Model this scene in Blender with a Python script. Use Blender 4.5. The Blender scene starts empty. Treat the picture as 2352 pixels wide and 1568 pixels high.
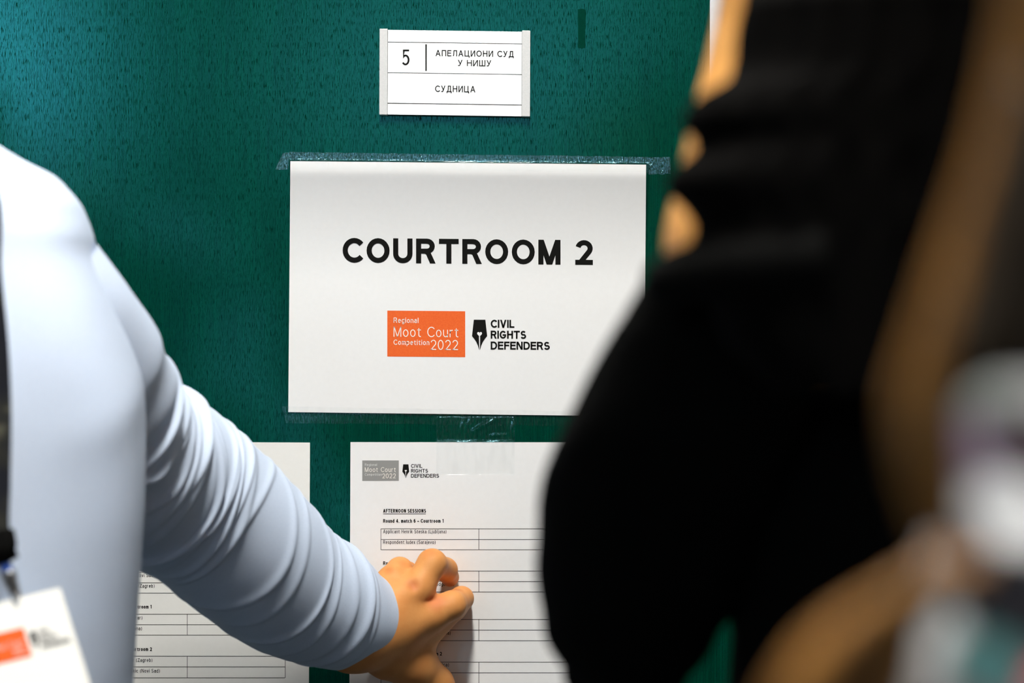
import bpy, math, random
import numpy as np
from mathutils import Vector, Matrix

random.seed(7)
rng = np.random.default_rng(7)
SC = bpy.context.scene
COL = SC.collection

# ------------------------------------------------------------------ camera, world, light, exposure
CAM_D, CAM_Z, FPX = 1.6, 1.45, 4408.0          # distance to the door, eye height, focal length in pixels
cam = bpy.data.cameras.new('camera')
cam.sensor_width = 36.0
cam.lens = 36.0 * FPX / 2352.0
cam.clip_start = 0.02
cam.dof.use_dof = True
cam.dof.focus_distance = CAM_D
cam.dof.aperture_fstop = 4.7
cam_ob = bpy.data.objects.new('camera', cam)
cam_ob.location = (0, -CAM_D, CAM_Z)
cam_ob.rotation_euler = (math.pi / 2, 0, 0)
COL.objects.link(cam_ob)
SC.camera = cam_ob

W = bpy.data.worlds.new('world')
SC.world = W
W.use_nodes = True
W.node_tree.nodes['Background'].inputs[0].default_value = (0.55, 0.75, 1.0, 1)
W.node_tree.nodes['Background'].inputs[1].default_value = 1.0

SC.view_settings.view_transform = 'Standard'
SC.view_settings.look = 'None'
SC.view_settings.gamma = 1.0
SC.view_settings.use_curve_mapping = False
SC.view_settings.exposure = 0.0
SC.cycles.use_denoising = True
SC.cycles.max_bounces = 8

TUBE_E, FILL_E, WINDOW_E, SHEEN_E = 242.0, 3.0, 12.0, 2.2        # emission of the tube, added fill panel, daylight window, added sheen pane


def P(px, py, d=CAM_D):
    """point seen at that place of the photograph, at depth d in front of the camera"""
    return Vector(((px - 1176.0) * d / FPX, d - CAM_D, CAM_Z + (784.0 - py) * d / FPX))


# ------------------------------------------------------------------ materials
def mat(name, col, rough=0.6, spec=0.5, metal=0.0, emit=None, es=1.0, sss=0.0, sheen=0.0):
    m = bpy.data.materials.new(name)
    m.use_nodes = True
    b = m.node_tree.nodes['Principled BSDF']
    b.inputs['Base Color'].default_value = (*col, 1)
    b.inputs['Roughness'].default_value = rough
    b.inputs['Specular IOR Level'].default_value = spec
    b.inputs['Metallic'].default_value = metal
    if emit:
        b.inputs['Emission Color'].default_value = (*emit, 1)
        b.inputs['Emission Strength'].default_value = es
    if sss:
        b.inputs['Subsurface Weight'].default_value = sss
        b.inputs['Subsurface Radius'].default_value = (0.006, 0.002, 0.001)
        b.inputs['Subsurface Scale'].default_value = 1.0
    if sheen:
        b.inputs['Sheen Weight'].default_value = sheen
    return m


def nt(m):
    return m.node_tree.nodes, m.node_tree.links, m.node_tree.nodes['Principled BSDF']


def noise(m, scale, vec=(1, 1, 1), detail=3, rough=0.5):
    n, l, b = nt(m)
    tc = n.new('ShaderNodeTexCoord')
    mp = n.new('ShaderNodeMapping')
    mp.inputs['Scale'].default_value = vec
    t = n.new('ShaderNodeTexNoise')
    t.inputs['Scale'].default_value = scale
    t.inputs['Detail'].default_value = detail
    t.inputs['Roughness'].default_value = rough
    l.new(tc.outputs['Object'], mp.inputs['Vector'])
    l.new(mp.outputs['Vector'], t.inputs['Vector'])
    return t.outputs['Fac']


def ramp(m, src, stops):
    n, l, b = nt(m)
    r = n.new('ShaderNodeValToRGB')
    e = r.color_ramp.elements
    while len(e) < len(stops):
        e.new(0.5)
    for el, (p, c) in zip(e, stops):
        el.position = p
        el.color = (*c, 1) if len(c) == 3 else c
    l.new(src, r.inputs['Fac'])
    return r.outputs['Color']


def bump(m, src, strength, dist, prev=None):
    n, l, b = nt(m)
    k = n.new('ShaderNodeBump')
    k.inputs['Strength'].default_value = strength
    k.inputs['Distance'].default_value = dist
    l.new(src, k.inputs['Height'])
    if prev is not None:
        l.new(prev, k.inputs['Normal'])
    l.new(k.outputs['Normal'], b.inputs['Normal'])
    return k.outputs['Normal']


def mapped(m, src, a, b_, c, d):
    n, l, b = nt(m)
    r = n.new('ShaderNodeMapRange')
    for i, v in zip(('From Min', 'From Max', 'To Min', 'To Max'), (a, b_, c, d)):
        r.inputs[i].default_value = v
    l.new(src, r.inputs['Value'])
    return r.outputs['Result']


def noisy(m, scale, c0, c1, bump_d=0.0, vec=(1, 1, 1), detail=4):
    n, l, b = nt(m)
    f = noise(m, scale, vec, detail)
    l.new(ramp(m, f, [(0.3, c0), (0.7, c1)]), b.inputs['Base Color'])
    if bump_d:
        bump(m, f, 1.0, bump_d)
    return m


# door: green stained wood, glossy film with dark vertical pores
M_door = mat('green_stained_wood', (0.0, 0.07, 0.05), 0.17, 0.6)
n, l, b = nt(M_door)
pore = noise(M_door, 1.0, (1900, 1, 150), 2, 0.62)
fine = noise(M_door, 1.0, (1500, 1, 14), 2, 0.5)
broad = noise(M_door, 1.0, (30, 1, 3), 3, 0.5)
pm = mapped(M_door, pore, 0.57, 0.63, 0.0, 1.0)
base = ramp(M_door, broad, [(0.25, (0.0001, 0.034, 0.0185)), (0.75, (0.0002, 0.050, 0.027))])
mix = n.new('ShaderNodeMix'); mix.data_type = 'RGBA'
l.new(pm, mix.inputs[0]); l.new(base, mix.inputs[6])
mix.inputs[7].default_value = (0.0002, 0.024, 0.016, 1)
mix2 = n.new('ShaderNodeMix'); mix2.data_type = 'RGBA'; mix2.blend_type = 'MULTIPLY'
l.new(mix.outputs[2], mix2.inputs[6])
l.new(ramp(M_door, fine, [(0.3, (0.62, 0.62, 0.62)), (0.7, (1.25, 1.25, 1.25))]), mix2.inputs[7])
mix2.inputs[0].default_value = 1.0
l.new(mix2.outputs[2], b.inputs['Base Color'])
l.new(mapped(M_door, pm, 0, 1, 0.19, 0.75), b.inputs['Roughness'])
l.new(mapped(M_door, pm, 0, 1, 0.58, 0.02), b.inputs['Specular IOR Level'])
b.inputs['Specular Tint'].default_value = (0.12, 0.88, 1.0, 1)
nb = bump(M_door, fine, 0.25, 0.00012)
bump(M_door, mapped(M_door, pm, 0, 1, 1, 0), 0.6, 0.0003, nb)

M_paper = noisy(mat('white_paper', (0.84, 0.84, 0.83), 0.55, 0.3), 260, (0.835, 0.835, 0.83), (0.85, 0.85, 0.845), 0.00003)
M_paper_warm = noisy(mat('cream_paper', (0.84, 0.83, 0.80), 0.55, 0.3), 260, (0.835, 0.825, 0.79), (0.85, 0.84, 0.805), 0.00003)
M_ink = mat('black_ink', (0.006, 0.006, 0.005), 0.7, 0.1)
M_ink_soft = mat('grey_black_ink', (0.03, 0.03, 0.032), 0.6, 0.2)
M_line = mat('table_line_ink', (0.06, 0.06, 0.06), 0.6, 0.2)
M_orange = noisy(mat('orange_print', (0.86, 0.13, 0.02), 0.5, 0.3), 1200, (0.80, 0.11, 0.015), (0.86, 0.15, 0.025))
M_greyprint = mat('grey_print', (0.28, 0.28, 0.27), 0.6, 0.3)
M_whiteprint = mat('white_lettering', (0.90, 0.86, 0.80), 0.5, 0.3)
M_palelettering = mat('pale_lettering', (0.70, 0.70, 0.69), 0.5, 0.3)
M_plate = mat('white_plastic_slat', (0.84, 0.86, 0.87), 0.22, 0.5)
M_alu = noisy(mat('brushed_aluminium', (0.6, 0.6, 0.6), 0.45, 0.5), 900, (0.60, 0.61, 0.61), (0.68, 0.68, 0.68))
M_groove = mat('dark_groove', (0.03, 0.035, 0.04), 0.7, 0.2)

# clear sticky tape
def tape_mat(name, gloss, scale, bd, haze):
    m = bpy.data.materials.new(name)
    m.use_nodes = True
    n, l = m.node_tree.nodes, m.node_tree.links
    n.clear()
    out = n.new('ShaderNodeOutputMaterial')
    tr = n.new('ShaderNodeBsdfTransparent'); tr.inputs[0].default_value = (0.992, 0.995, 0.995, 1)
    gl = n.new('ShaderNodeBsdfGlossy'); gl.inputs['Roughness'].default_value = 0.12
    gl.inputs[0].default_value = (0.42, 0.86, 1.0, 1)
    df = n.new('ShaderNodeBsdfDiffuse'); df.inputs[0].default_value = (0.75, 0.85, 0.87, 1)
    tc = n.new('ShaderNodeTexCoord')
    mp = n.new('ShaderNodeMapping'); mp.inputs['Scale'].default_value = (1.6, 1, 0.55)
    no = n.new('ShaderNodeTexNoise'); no.inputs['Scale'].default_value = scale; no.inputs['Detail'].default_value = 3
    bp = n.new('ShaderNodeBump'); bp.inputs['Strength'].default_value = 1.0; bp.inputs['Distance'].default_value = bd
    l.new(tc.outputs['Object'], mp.inputs[0]); l.new(mp.outputs[0], no.inputs['Vector'])
    l.new(no.outputs['Fac'], bp.inputs['Height']); l.new(bp.outputs[0], gl.inputs['Normal'])
    mr = n.new('ShaderNodeMapRange')
    mr.inputs['From Min'].default_value = 0.5; mr.inputs['From Max'].default_value = 0.72
    mr.inputs['To Min'].default_value = haze * 0.1; mr.inputs['To Max'].default_value = haze
    l.new(no.outputs['Fac'], mr.inputs['Value'])
    m1 = n.new('ShaderNodeMixShader'); m2 = n.new('ShaderNodeMixShader')
    l.new(mr.outputs[0], m1.inputs[0]); l.new(tr.outputs[0], m1.inputs[1]); l.new(df.outputs[0], m1.inputs[2])
    no2 = n.new('ShaderNodeTexNoise'); no2.inputs['Scale'].default_value = scale * 1.2; no2.inputs['Detail'].default_value = 2
    mp2 = n.new('ShaderNodeMapping'); mp2.inputs['Scale'].default_value = (1.5, 1, 0.45)
    l.new(tc.outputs['Object'], mp2.inputs[0]); l.new(mp2.outputs[0], no2.inputs['Vector'])
    mr2 = n.new('ShaderNodeMapRange')                      # contact with the grain below comes and goes
    mr2.inputs['From Min'].default_value = 0.42; mr2.inputs['From Max'].default_value = 0.66
    mr2.inputs['To Min'].default_value = gloss * 0.3; mr2.inputs['To Max'].default_value = gloss * 2.6
    l.new(no2.outputs['Fac'], mr2.inputs['Value']); l.new(mr2.outputs[0], m2.inputs[0])
    l.new(m1.outputs[0], m2.inputs[1]); l.new(gl.outputs[0], m2.inputs[2])
    l.new(m2.outputs[0], out.inputs[0])
    return m


M_tape = tape_mat('clear_tape', 0.20, 750, 0.0009, 0.006)
M_tape_faint = tape_mat('flat_clear_tape', 0.028, 420, 0.0003, 0.008)

M_tape_paper = tape_mat('clear_tape_on_paper', 0.010, 120, 0.0001, 0.0)
M_tape_paper.node_tree.nodes['Glossy BSDF'].inputs[0].default_value = (0.95, 0.98, 1.0, 1)
M_shirt = noisy(mat('light_blue_cotton', (0.66, 0.77, 0.93), 0.8, 0.2), 900, (0.59, 0.69, 0.87), (0.65, 0.75, 0.92), 0.00006)
M_skin = mat('skin', (0.68, 0.34, 0.14), 0.55, 0.25, sss=0.0)
n, l, b = nt(M_skin)
_f = noise(M_skin, 60, (1, 1, 1), 4, 0.6)
l.new(ramp(M_skin, _f, [(0.3, (0.66, 0.26, 0.075)), (0.7, (0.72, 0.32, 0.10))]), b.inputs['Base Color'])
_tc = n.new('ShaderNodeTexCoord')
_prev = b.inputs['Base Color'].links[0].from_socket
for (_p, _r, _c) in ((P(892, 1303, 1.533), .0075, (.50, .12, .025)), (P(949, 1345, 1.528), .0085, (.52, .11, .03)), (P(997, 1379, 1.534), .0130, (.60, .15, .06)),
                     (P(985, 1268, 1.540), .0095, (.62, .19, .05)), (P(1052, 1357, 1.560), .0060, (.52, .16, .05)), (P(925, 1286, 1.545), .0070, (.62, .20, .06))):
    _d = n.new('ShaderNodeVectorMath'); _d.operation = 'DISTANCE'
    l.new(_tc.outputs['Object'], _d.inputs[0]); _d.inputs[1].default_value = _p
    _m = n.new('ShaderNodeMapRange'); _m.interpolation_type = 'SMOOTHSTEP'
    for _k, _v in zip(('From Min', 'From Max', 'To Min', 'To Max'), (_r, _r * .2, 0.0, 0.55)):
        _m.inputs[_k].default_value = _v
    l.new(_d.outputs['Value'], _m.inputs['Value'])
    _x = n.new('ShaderNodeMix'); _x.data_type = 'RGBA'
    l.new(_m.outputs[0], _x.inputs[0]); l.new(_prev, _x.inputs[6]); _x.inputs[7].default_value = (*_c, 1)
    _prev = _x.outputs[2]
l.new(_prev, b.inputs['Base Color'])
_g = noise(M_skin, 900, (1, 1, 1), 3, 0.6)
bump(M_skin, _g, 0.5, 0.0002)
M_skin2 = noisy(mat('skin_tan', (0.80, 0.38, 0.10), 0.5, 0.35), 40, (0.80, 0.36, 0.085), (0.86, 0.42, 0.12))
M_blackcloth = noisy(mat('black_wool', (0.003, 0.003, 0.003), 0.9, 0.05), 300, (0.0025, 0.0025, 0.0025), (0.0045, 0.0045, 0.004), 0.0003)
M_blackhair = noisy(mat('black_hair', (0.003, 0.003, 0.003), 0.8, 0.02), 60, (0.002, 0.002, 0.002), (0.005, 0.0045, 0.004), 0.0004, (8, 8, 0.5))
M_brownhair = noisy(mat('brown_hair', (0.3, 0.16, 0.05), 0.5, 0.4), 60, (0.19, 0.080, 0.016), (0.43, 0.195, 0.038), 0.0005, (6, 6, 0.6))
M_darkbrown = noisy(mat('dark_brown_hair', (0.06, 0.04, 0.02), 0.6, 0.3), 60, (0.020, 0.012, 0.005), (0.050, 0.030, 0.012), 0.0005, (6, 6, 0.6))
M_trouser = noisy(mat('dark_trousers', (0.03, 0.03, 0.04), 0.9, 0.1), 300, (0.02, 0.02, 0.028), (0.04, 0.04, 0.05))
M_shoe = mat('black_leather', (0.01, 0.01, 0.01), 0.35, 0.5)
M_strap = mat('dark_woven_strap', (0.02, 0.022, 0.024), 0.8, 0.2)
n, l, b = nt(M_strap)
_f = noise(M_strap, 1.0, (30, 30, 42), 2, 0.5)
l.new(ramp(M_strap, _f, [(0.42, (0.008, 0.009, 0.014)), (0.56, (0.022, 0.022, 0.018)), (0.66, (0.12, 0.12, 0.085))]), b.inputs['Base Color'])
M_blueclip = mat('blue_plastic', (0.02, 0.09, 0.45), 0.4, 0.5)
M_metal = mat('steel', (0.55, 0.55, 0.55), 0.3, 0.5, 1.0)
M_card = mat('ivory_card', (0.95, 0.935, 0.885), 0.45, 0.4)
M_wall = noisy(mat('grey_white_plaster', (0.6, 0.62, 0.65), 0.8, 0.3), 120, (0.66, 0.68, 0.71), (0.70, 0.72, 0.75), 0.0003)
M_roomwall = noisy(mat('corridor_plaster', (0.3, 0.3, 0.3), 0.9, 0.2), 90, (0.13, 0.13, 0.13), (0.16, 0.16, 0.16), 0.0004)
M_ceiling = noisy(mat('ceiling_board', (0.3, 0.3, 0.3), 0.9, 0.2), 200, (0.13, 0.13, 0.13), (0.16, 0.16, 0.16), 0.0005)
M_floor = noisy(mat('dark_floor', (0.05, 0.05, 0.055), 0.5, 0.4), 150, (0.03, 0.03, 0.033), (0.05, 0.05, 0.055))
M_tube = mat('lit_diffuser', (0.9, 0.9, 0.9), 0.5, 0.3, emit=(1.0, 0.97, 0.91), es=TUBE_E)
M_fill_panel = mat('added_fill_panel', (0.9, 0.9, 0.9), 0.5, 0.3, emit=(1.0, 0.98, 0.94), es=FILL_E)  # glow of the added fill panel
M_pane = mat('daylit_pane', (0.8, 0.9, 1.0), 0.2, 0.5, emit=(0.62, 0.82, 1.0), es=WINDOW_E)
M_sheen_pane = mat('added_sheen_pane', (0.8, 0.85, 0.9), 0.4, 0.5, emit=(0.75, 0.88, 1.0), es=SHEEN_E)  # glow of the pane added for the door's sheen
M_whitemetal = mat('white_enamel', (0.8, 0.8, 0.8), 0.4, 0.5)
M_iris = mat('iris', (0.03, 0.02, 0.012), 0.2, 0.5)
M_eye = mat('eye_white', (0.8, 0.8, 0.78), 0.2, 0.5)

# printed blouse: blotches of colour that belong to the cloth
M_blouse = mat('printed_blouse', (0.6, 0.6, 0.6), 0.8, 0.2)


# ------------------------------------------------------------------ object helpers
def link(ob, parent=None):
    COL.objects.link(ob)
    if parent is not None:
        ob.parent = parent
    return ob


def mesh(name, verts, faces, m, parent=None, smooth=False):
    me = bpy.data.meshes.new(name)
    me.from_pydata([tuple(v) for v in verts], [], [tuple(f) for f in faces])
    me.materials.append(m)
    if smooth:
        me.polygons.foreach_set('use_smooth', [True] * len(me.polygons))
    me.update()
    return link(bpy.data.objects.new(name, me), parent)


def npmesh(name, V, Q, m, parent=None):
    me = bpy.data.meshes.new(name)
    me.vertices.add(len(V)); me.vertices.foreach_set('co', np.asarray(V, np.float32).ravel())
    k = Q.shape[1]
    me.loops.add(Q.size); me.loops.foreach_set('vertex_index', Q.ravel().astype(np.int32))
    me.polygons.add(len(Q))
    me.polygons.foreach_set('loop_start', np.arange(0, Q.size, k, dtype=np.int32))
    me.update(calc_edges=True); me.validate()
    me.polygons.foreach_set('use_smooth', np.ones(len(me.polygons), bool))
    me.materials.append(m)
    return link(bpy.data.objects.new(name, me), parent)


def empty(name, loc):
    o = bpy.data.objects.new(name, None)
    o.empty_display_size = 0.05
    o.location = loc
    return link(o)


def keep(child, parent):
    """parent without moving the child (parents here are only translated)"""
    child.parent = parent
    child.matrix_parent_inverse = Matrix.Translation(-Vector(parent.location))
    return child


def tag(o, label, cat, group=None, kind=None):
    o['label'] = label
    o['category'] = cat
    if group:
        o['group'] = group
    if kind:
        o['kind'] = kind
    return o


def struct(o):
    o['kind'] = 'structure'
    return o


def boxdata(x0, x1, y0, y1, z0, z1):
    v = [(x, y, z) for x in (x0, x1) for y in (y0, y1) for z in (z0, z1)]
    f = [(0, 1, 3, 2), (4, 6, 7, 5), (0, 4, 5, 1), (2, 3, 7, 6), (0, 2, 6, 4), (1, 5, 7, 3)]
    return v, f


def box(name, x0, x1, y0, y1, z0, z1, m, parent=None, bevel=0.0):
    v, f = boxdata(x0, x1, y0, y1, z0, z1)
    o = mesh(name, v, f, m)
    if bevel:
        bv = o.modifiers.new('bevel', 'BEVEL'); bv.width = bevel; bv.segments = 2; bv.limit_method = 'NONE'
    if parent is not None:
        keep(o, parent)
    return o


def catmull(pts, n):
    """resample a list of equal-length arrays along a Catmull-Rom curve"""
    A = np.asarray(pts, float)
    if len(A) == 2:
        t = np.linspace(0, 1, n)[:, None]
        return A[0] * (1 - t) + A[1] * t
    E = np.vstack([2 * A[0] - A[1], A, 2 * A[-1] - A[-2]])
    out = []
    for s in np.linspace(0, len(A) - 1, n):
        i = min(int(s), len(A) - 2); t = s - i
        p0, p1, p2, p3 = E[i], E[i + 1], E[i + 2], E[i + 3]
        out.append(0.5 * ((2 * p1) + (p2 - p0) * t + (2 * p0 - 5 * p1 + 4 * p2 - p3) * t * t + (3 * p1 - p0 - 3 * p2 + p3) * t ** 3))
    return np.array(out)


def loft_grid(C, Uv, Vv, nseg, disp=None, power=2.0):
    """C centres, Uv / Vv half axes per ring -> vertices (rings x nseg)"""
    th = np.linspace(0, 2 * math.pi, nseg, endpoint=False)
    c, s = np.cos(th), np.sin(th)
    e = 2.0 / power
    c, s = np.sign(c) * np.abs(c) ** e, np.sign(s) * np.abs(s) ** e
    R = np.ones((len(C), nseg))
    if disp is not None:
        R = disp(np.linspace(0, 1, len(C))[:, None], th[None, :])
    V = C[:, None, :] + R[:, :, None] * (c[None, :, None] * Uv[:, None, :] + s[None, :, None] * Vv[:, None, :])
    return V


def grid_faces(nr, ns, base=0):
    i = np.arange(nr - 1)[:, None]; j = np.arange(ns)[None, :]
    a = base + i * ns + j; b_ = base + i * ns + (j + 1) % ns
    return np.stack([a, b_, b_ + ns, a + ns], -1).reshape(-1, 4)


def cap(V, F, ring0, ring1, ns):
    """close both ends with a fan made of thin quads"""
    V = list(V); F = [tuple(f) for f in F]
    for start, flip in ((ring0, True), (ring1, False)):
        c = np.mean([V[start + k] for k in range(ns)], axis=0)
        V.append(c); ci = len(V) - 1
        for k in range(ns):
            a, b_ = start + k, start + (k + 1) % ns
            F.append((b_, a, ci) if flip else (a, b_, ci))
    return V, F


def tube(name, pts, radii, m, parent=None, ns=12, n=40, flat=1.0, closed=True):
    A = catmull([list(p) + [r] for p, r in zip(pts, radii)], n)
    C, R = A[:, :3], np.maximum(A[:, 3], 1e-5)
    T = np.gradient(C, axis=0); T /= np.linalg.norm(T, axis=1)[:, None]
    up = np.array([0.0, 1.0, 0.0])
    Uv = np.cross(T, up); Uv /= np.maximum(np.linalg.norm(Uv, axis=1)[:, None], 1e-6)
    Vv = np.cross(T, Uv)
    V = loft_grid(C, Uv * R[:, None], Vv * R[:, None] * flat, ns).reshape(-1, 3)
    F = grid_faces(n, ns)
    V, F = cap(V, F, 0, (n - 1) * ns, ns)
    if name is None:
        return V, F
    o = mesh(name, V, F, m, None, True)
    if parent is not None:
        keep(o, parent)
    return o


def merge(name, parts, m, parent=None, smooth=True):
    V, F = [], []
    for v, f in parts:
        b0 = len(V)
        V += [tuple(p) for p in v]
        F += [tuple(int(i) + b0 for i in q) for q in f]
    o = mesh(name, V, F, m, None, smooth)
    if parent is not None:
        keep(o, parent)
    return o


# ------------------------------------------------------------------ organic shapes: signed distances + surface nets
class Field:
    def __init__(s, xs, ys, zs):
        s.g = [np.asarray(a, np.float32) for a in (xs, ys, zs)]
        s.D = np.full([len(a) for a in s.g], 0.06, np.float32)

    def _sub(s, lo, hi):
        sl = []
        for a, l0, h0 in zip(s.g, lo, hi):
            i, j = np.searchsorted(a, l0), np.searchsorted(a, h0)
            if j - i < 1:
                return None
            sl.append(slice(i, j))
        G = np.meshgrid(*[a[q] for a, q in zip(s.g, sl)], indexing='ij')
        return tuple(sl), G

    def _put(s, sl, d, k):
        o = s.D[sl]
        if k > 0:
            h = np.clip(0.5 + 0.5 * (o - d) / k, 0, 1)
            s.D[sl] = o * (1 - h) + d * h - k * h * (1 - h)
        else:
            s.D[sl] = np.minimum(o, d)

    def cone(s, a, b_, ra, rb, k=0.004):
        a, b_ = np.array(a, float), np.array(b_, float)
        r = max(ra, rb) + k + 0.03
        q = s._sub(np.minimum(a, b_) - r, np.maximum(a, b_) + r)
        if q is None:
            return s
        sl, G = q
        ab = b_ - a; L = max(ab @ ab, 1e-12)
        t = np.clip(((G[0] - a[0]) * ab[0] + (G[1] - a[1]) * ab[1] + (G[2] - a[2]) * ab[2]) / L, 0, 1)
        d = np.sqrt(sum((G[i] - a[i] - t * ab[i]) ** 2 for i in range(3))) - (ra + (rb - ra) * t)
        s._put(sl, d.astype(np.float32), k)
        return s

    def chain(s, pts, radii, k=0.004):
        for i in range(len(pts) - 1):
            s.cone(pts[i], pts[i + 1], radii[i], radii[i + 1], k)
        return s

    def ell(s, c, r, k=0.006, R=None):
        c = np.array(c, float); r = np.array(r, float)
        m_ = r.max() + k + 0.03
        q = s._sub(c - m_, c + m_)
        if q is None:
            return s
        sl, G = q
        p = [G[i] - c[i] for i in range(3)]
        if R is not None:
            R = np.array(R)
            p = [sum(R[j][i] * p[j] for j in range(3)) for i in range(3)]
        k0 = np.sqrt(sum((p[i] / r[i]) ** 2 for i in range(3)))
        k1 = np.sqrt(sum((p[i] / r[i] ** 2) ** 2 for i in range(3)))
        d = k0 * (k0 - 1) / np.maximum(k1, 1e-6)
        s._put(sl, d.astype(np.float32), k)
        return s

    def dent(s, c, r, amount):
        """push the surface in (amount > 0) or out around a point"""
        c = np.array(c, float); r = np.array(r if hasattr(r, '__len__') else (r, r, r), float)
        q = s._sub(c - 3 * r, c + 3 * r)
        if q is None:
            return s
        sl, G = q
        s.D[sl] += (amount * np.exp(-sum(((G[i] - c[i]) / r[i]) ** 2 for i in range(3)))).astype(np.float32)
        return s

    def nets(s):
        D = s.D; S = D < 0
        cs = tuple(x - 1 for x in D.shape); N = cs[0] * cs[1] * cs[2]
        cnt = np.zeros(N); pos = np.zeros((3, N)); crossings = []
        for ax in range(3):
            lo = [slice(None)] * 3; hi = [slice(None)] * 3
            lo[ax] = slice(0, -1); hi[ax] = slice(1, None)
            idx = np.argwhere(S[tuple(lo)] != S[tuple(hi)])
            i2 = idx.copy(); i2[:, ax] += 1
            a = D[idx[:, 0], idx[:, 1], idx[:, 2]]; b_ = D[i2[:, 0], i2[:, 1], i2[:, 2]]
            t = a / (a - b_)
            p = [s.g[c][idx[:, c]].astype(float) for c in range(3)]
            p[ax] = p[ax] * (1 - t) + s.g[ax][i2[:, ax]] * t
            o1, o2 = [c for c in range(3) if c != ax]
            cells, ok = [], np.ones(len(idx), bool)
            for d1, d2 in ((0, 0), (-1, 0), (-1, -1), (0, -1)):
                ci = idx.copy(); ci[:, o1] += d1; ci[:, o2] += d2
                v = np.all((ci >= 0) & (ci < np.array(cs)), axis=1); ok &= v
                flat = (ci[:, 0] * cs[1] + ci[:, 1]) * cs[2] + ci[:, 2]
                cells.append(flat)
                fv = flat[v]
                cnt += np.bincount(fv, minlength=N)
                for c in range(3):
                    pos[c] += np.bincount(fv, weights=p[c][v], minlength=N)
            inside = S[idx[:, 0], idx[:, 1], idx[:, 2]]
            crossings.append((np.stack(cells, 1)[ok], inside[ok], ax))
        used = cnt > 0
        ids = np.cumsum(used) - 1
        V = (pos[:, used] / cnt[used]).T
        Q = []
        for c, ins, ax in crossings:
            q = ids[c]
            flip = ins if ax != 1 else ~ins
            q[~flip] = q[~flip][:, ::-1]
            Q.append(q)
        return V, np.concatenate(Q)


def axis(lo, hi, h, fine=None, hf=None):
    """grid line positions, finer inside one span"""
    if fine is None:
        return np.arange(lo, hi + h, h)
    a, b_ = fine
    return np.concatenate([np.arange(lo, a, h), np.arange(a, b_, hf), np.arange(b_, hi + h, h)])


def head_into(F, c, yaw, s=1.0):
    """a head with brow, nose, mouth, chin and ears; c = centre of the skull, yaw 0 faces the camera (-y)"""
    ca, sa = math.cos(yaw), math.sin(yaw)
    def q(x, y, z):
        return (c[0] + s * (x * ca - y * sa), c[1] + s * (x * sa + y * ca), c[2] + s * z)
    R = ((ca, -sa, 0), (sa, ca, 0), (0, 0, 1))
    F.ell(c, (0.074 * s, 0.092 * s, 0.095 * s), 0.02, R)
    F.ell(q(0, -0.03, -0.055), (0.058 * s, 0.066 * s, 0.07 * s), 0.03, R)
    F.ell(q(0, -0.075, -0.105), (0.022 * s, 0.02 * s, 0.016 * s), 0.02)
    F.cone(q(0, -0.090, -0.005), q(0, -0.108, -0.045), 0.006 * s, 0.011 * s, 0.012)
    F.cone(q(-0.035, -0.082, 0.012), q(0.035, -0.082, 0.012), 0.008, 0.008, 0.012)
    for sx in (-1, 1):
        F.dent(q(sx * 0.031, -0.09, -0.008), 0.014 * s, 0.009)
        F.ell(q(sx * 0.042, -0.07, -0.04), (0.02 * s, 0.02 * s, 0.02 * s), 0.02)
        F.ell(q(sx * 0.078, 0.008, -0.02), (0.008 * s, 0.02 * s, 0.032 * s), 0.006, R)
        F.cone(q(0, -0.095, -0.072), q(sx * 0.02, -0.088, -0.073), 0.007, 0.004, 0.006)
        F.cone(q(0, -0.093, -0.082), q(sx * 0.018, -0.087, -0.081), 0.007, 0.004, 0.006)
    return q


def eyes(q, parent, s=1.0):
    for sx in (-1, 1):
        e = q(sx * 0.031, -0.078, -0.008)
        ball = tube(None, [(e[0], e[1], e[2] - .0095 * s), e, (e[0], e[1], e[2] + .0095 * s)], [0.003, 0.0105 * s, 0.003], None, ns=14, n=11)
        ob = merge('eye', [ball], M_eye, parent)
        e = q(sx * 0.031, -0.0855, -0.008)
        merge('iris', [tube(None, [(e[0], e[1], e[2] - .004), e, (e[0], e[1], e[2] + .004)], [0.001, 0.0045, 0.001], None, ns=10, n=9)], M_iris, ob)


# ------------------------------------------------------------------ the setting
DOOR_R = 0.42                                             # right-hand edge of the door leaf
struct(box('door_1', -0.58, DOOR_R, 0.0, 0.04, 0.01, 2.05, M_door))
struct(box('trim_1', DOOR_R + 0.0006, DOOR_R + 0.11, -0.012, 0.06, 0.0, 2.13, M_wall))
struct(box('trim_2', -0.692, -0.5806, -0.012, 0.06, 0.0, 2.13, M_wall))
struct(box('trim_3', -0.58, DOOR_R, -0.012, 0.06, 2.053, 2.13, M_wall))
xa, xb, yb, zc = -2.3, 2.1, -3.6, 2.95
v, f = [], []
for bb in ((xa, -0.692, 0.0, 0.15, 0, zc), (DOOR_R + 0.11, xb, 0.0, 0.15, 0, zc), (-0.692, DOOR_R + 0.11, 0.0, 0.15, 2.13, zc)):
    vv, ff = boxdata(*bb); f += [tuple(i + len(v) for i in q) for q in ff]; v += vv
struct(mesh('wall_back', v, f, M_roomwall))
WX0, WX1, WZ0, WZ1 = -1.75, -1.22, 1.95, 2.55             # daylight window in the wall behind the photographer
v, f = [], []
QX0, QX1, QZ0, QZ1 = -0.66, 0.42, 1.90, 2.60              # unseen glowing pane added beside it, puts sheen on the upper door
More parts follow.
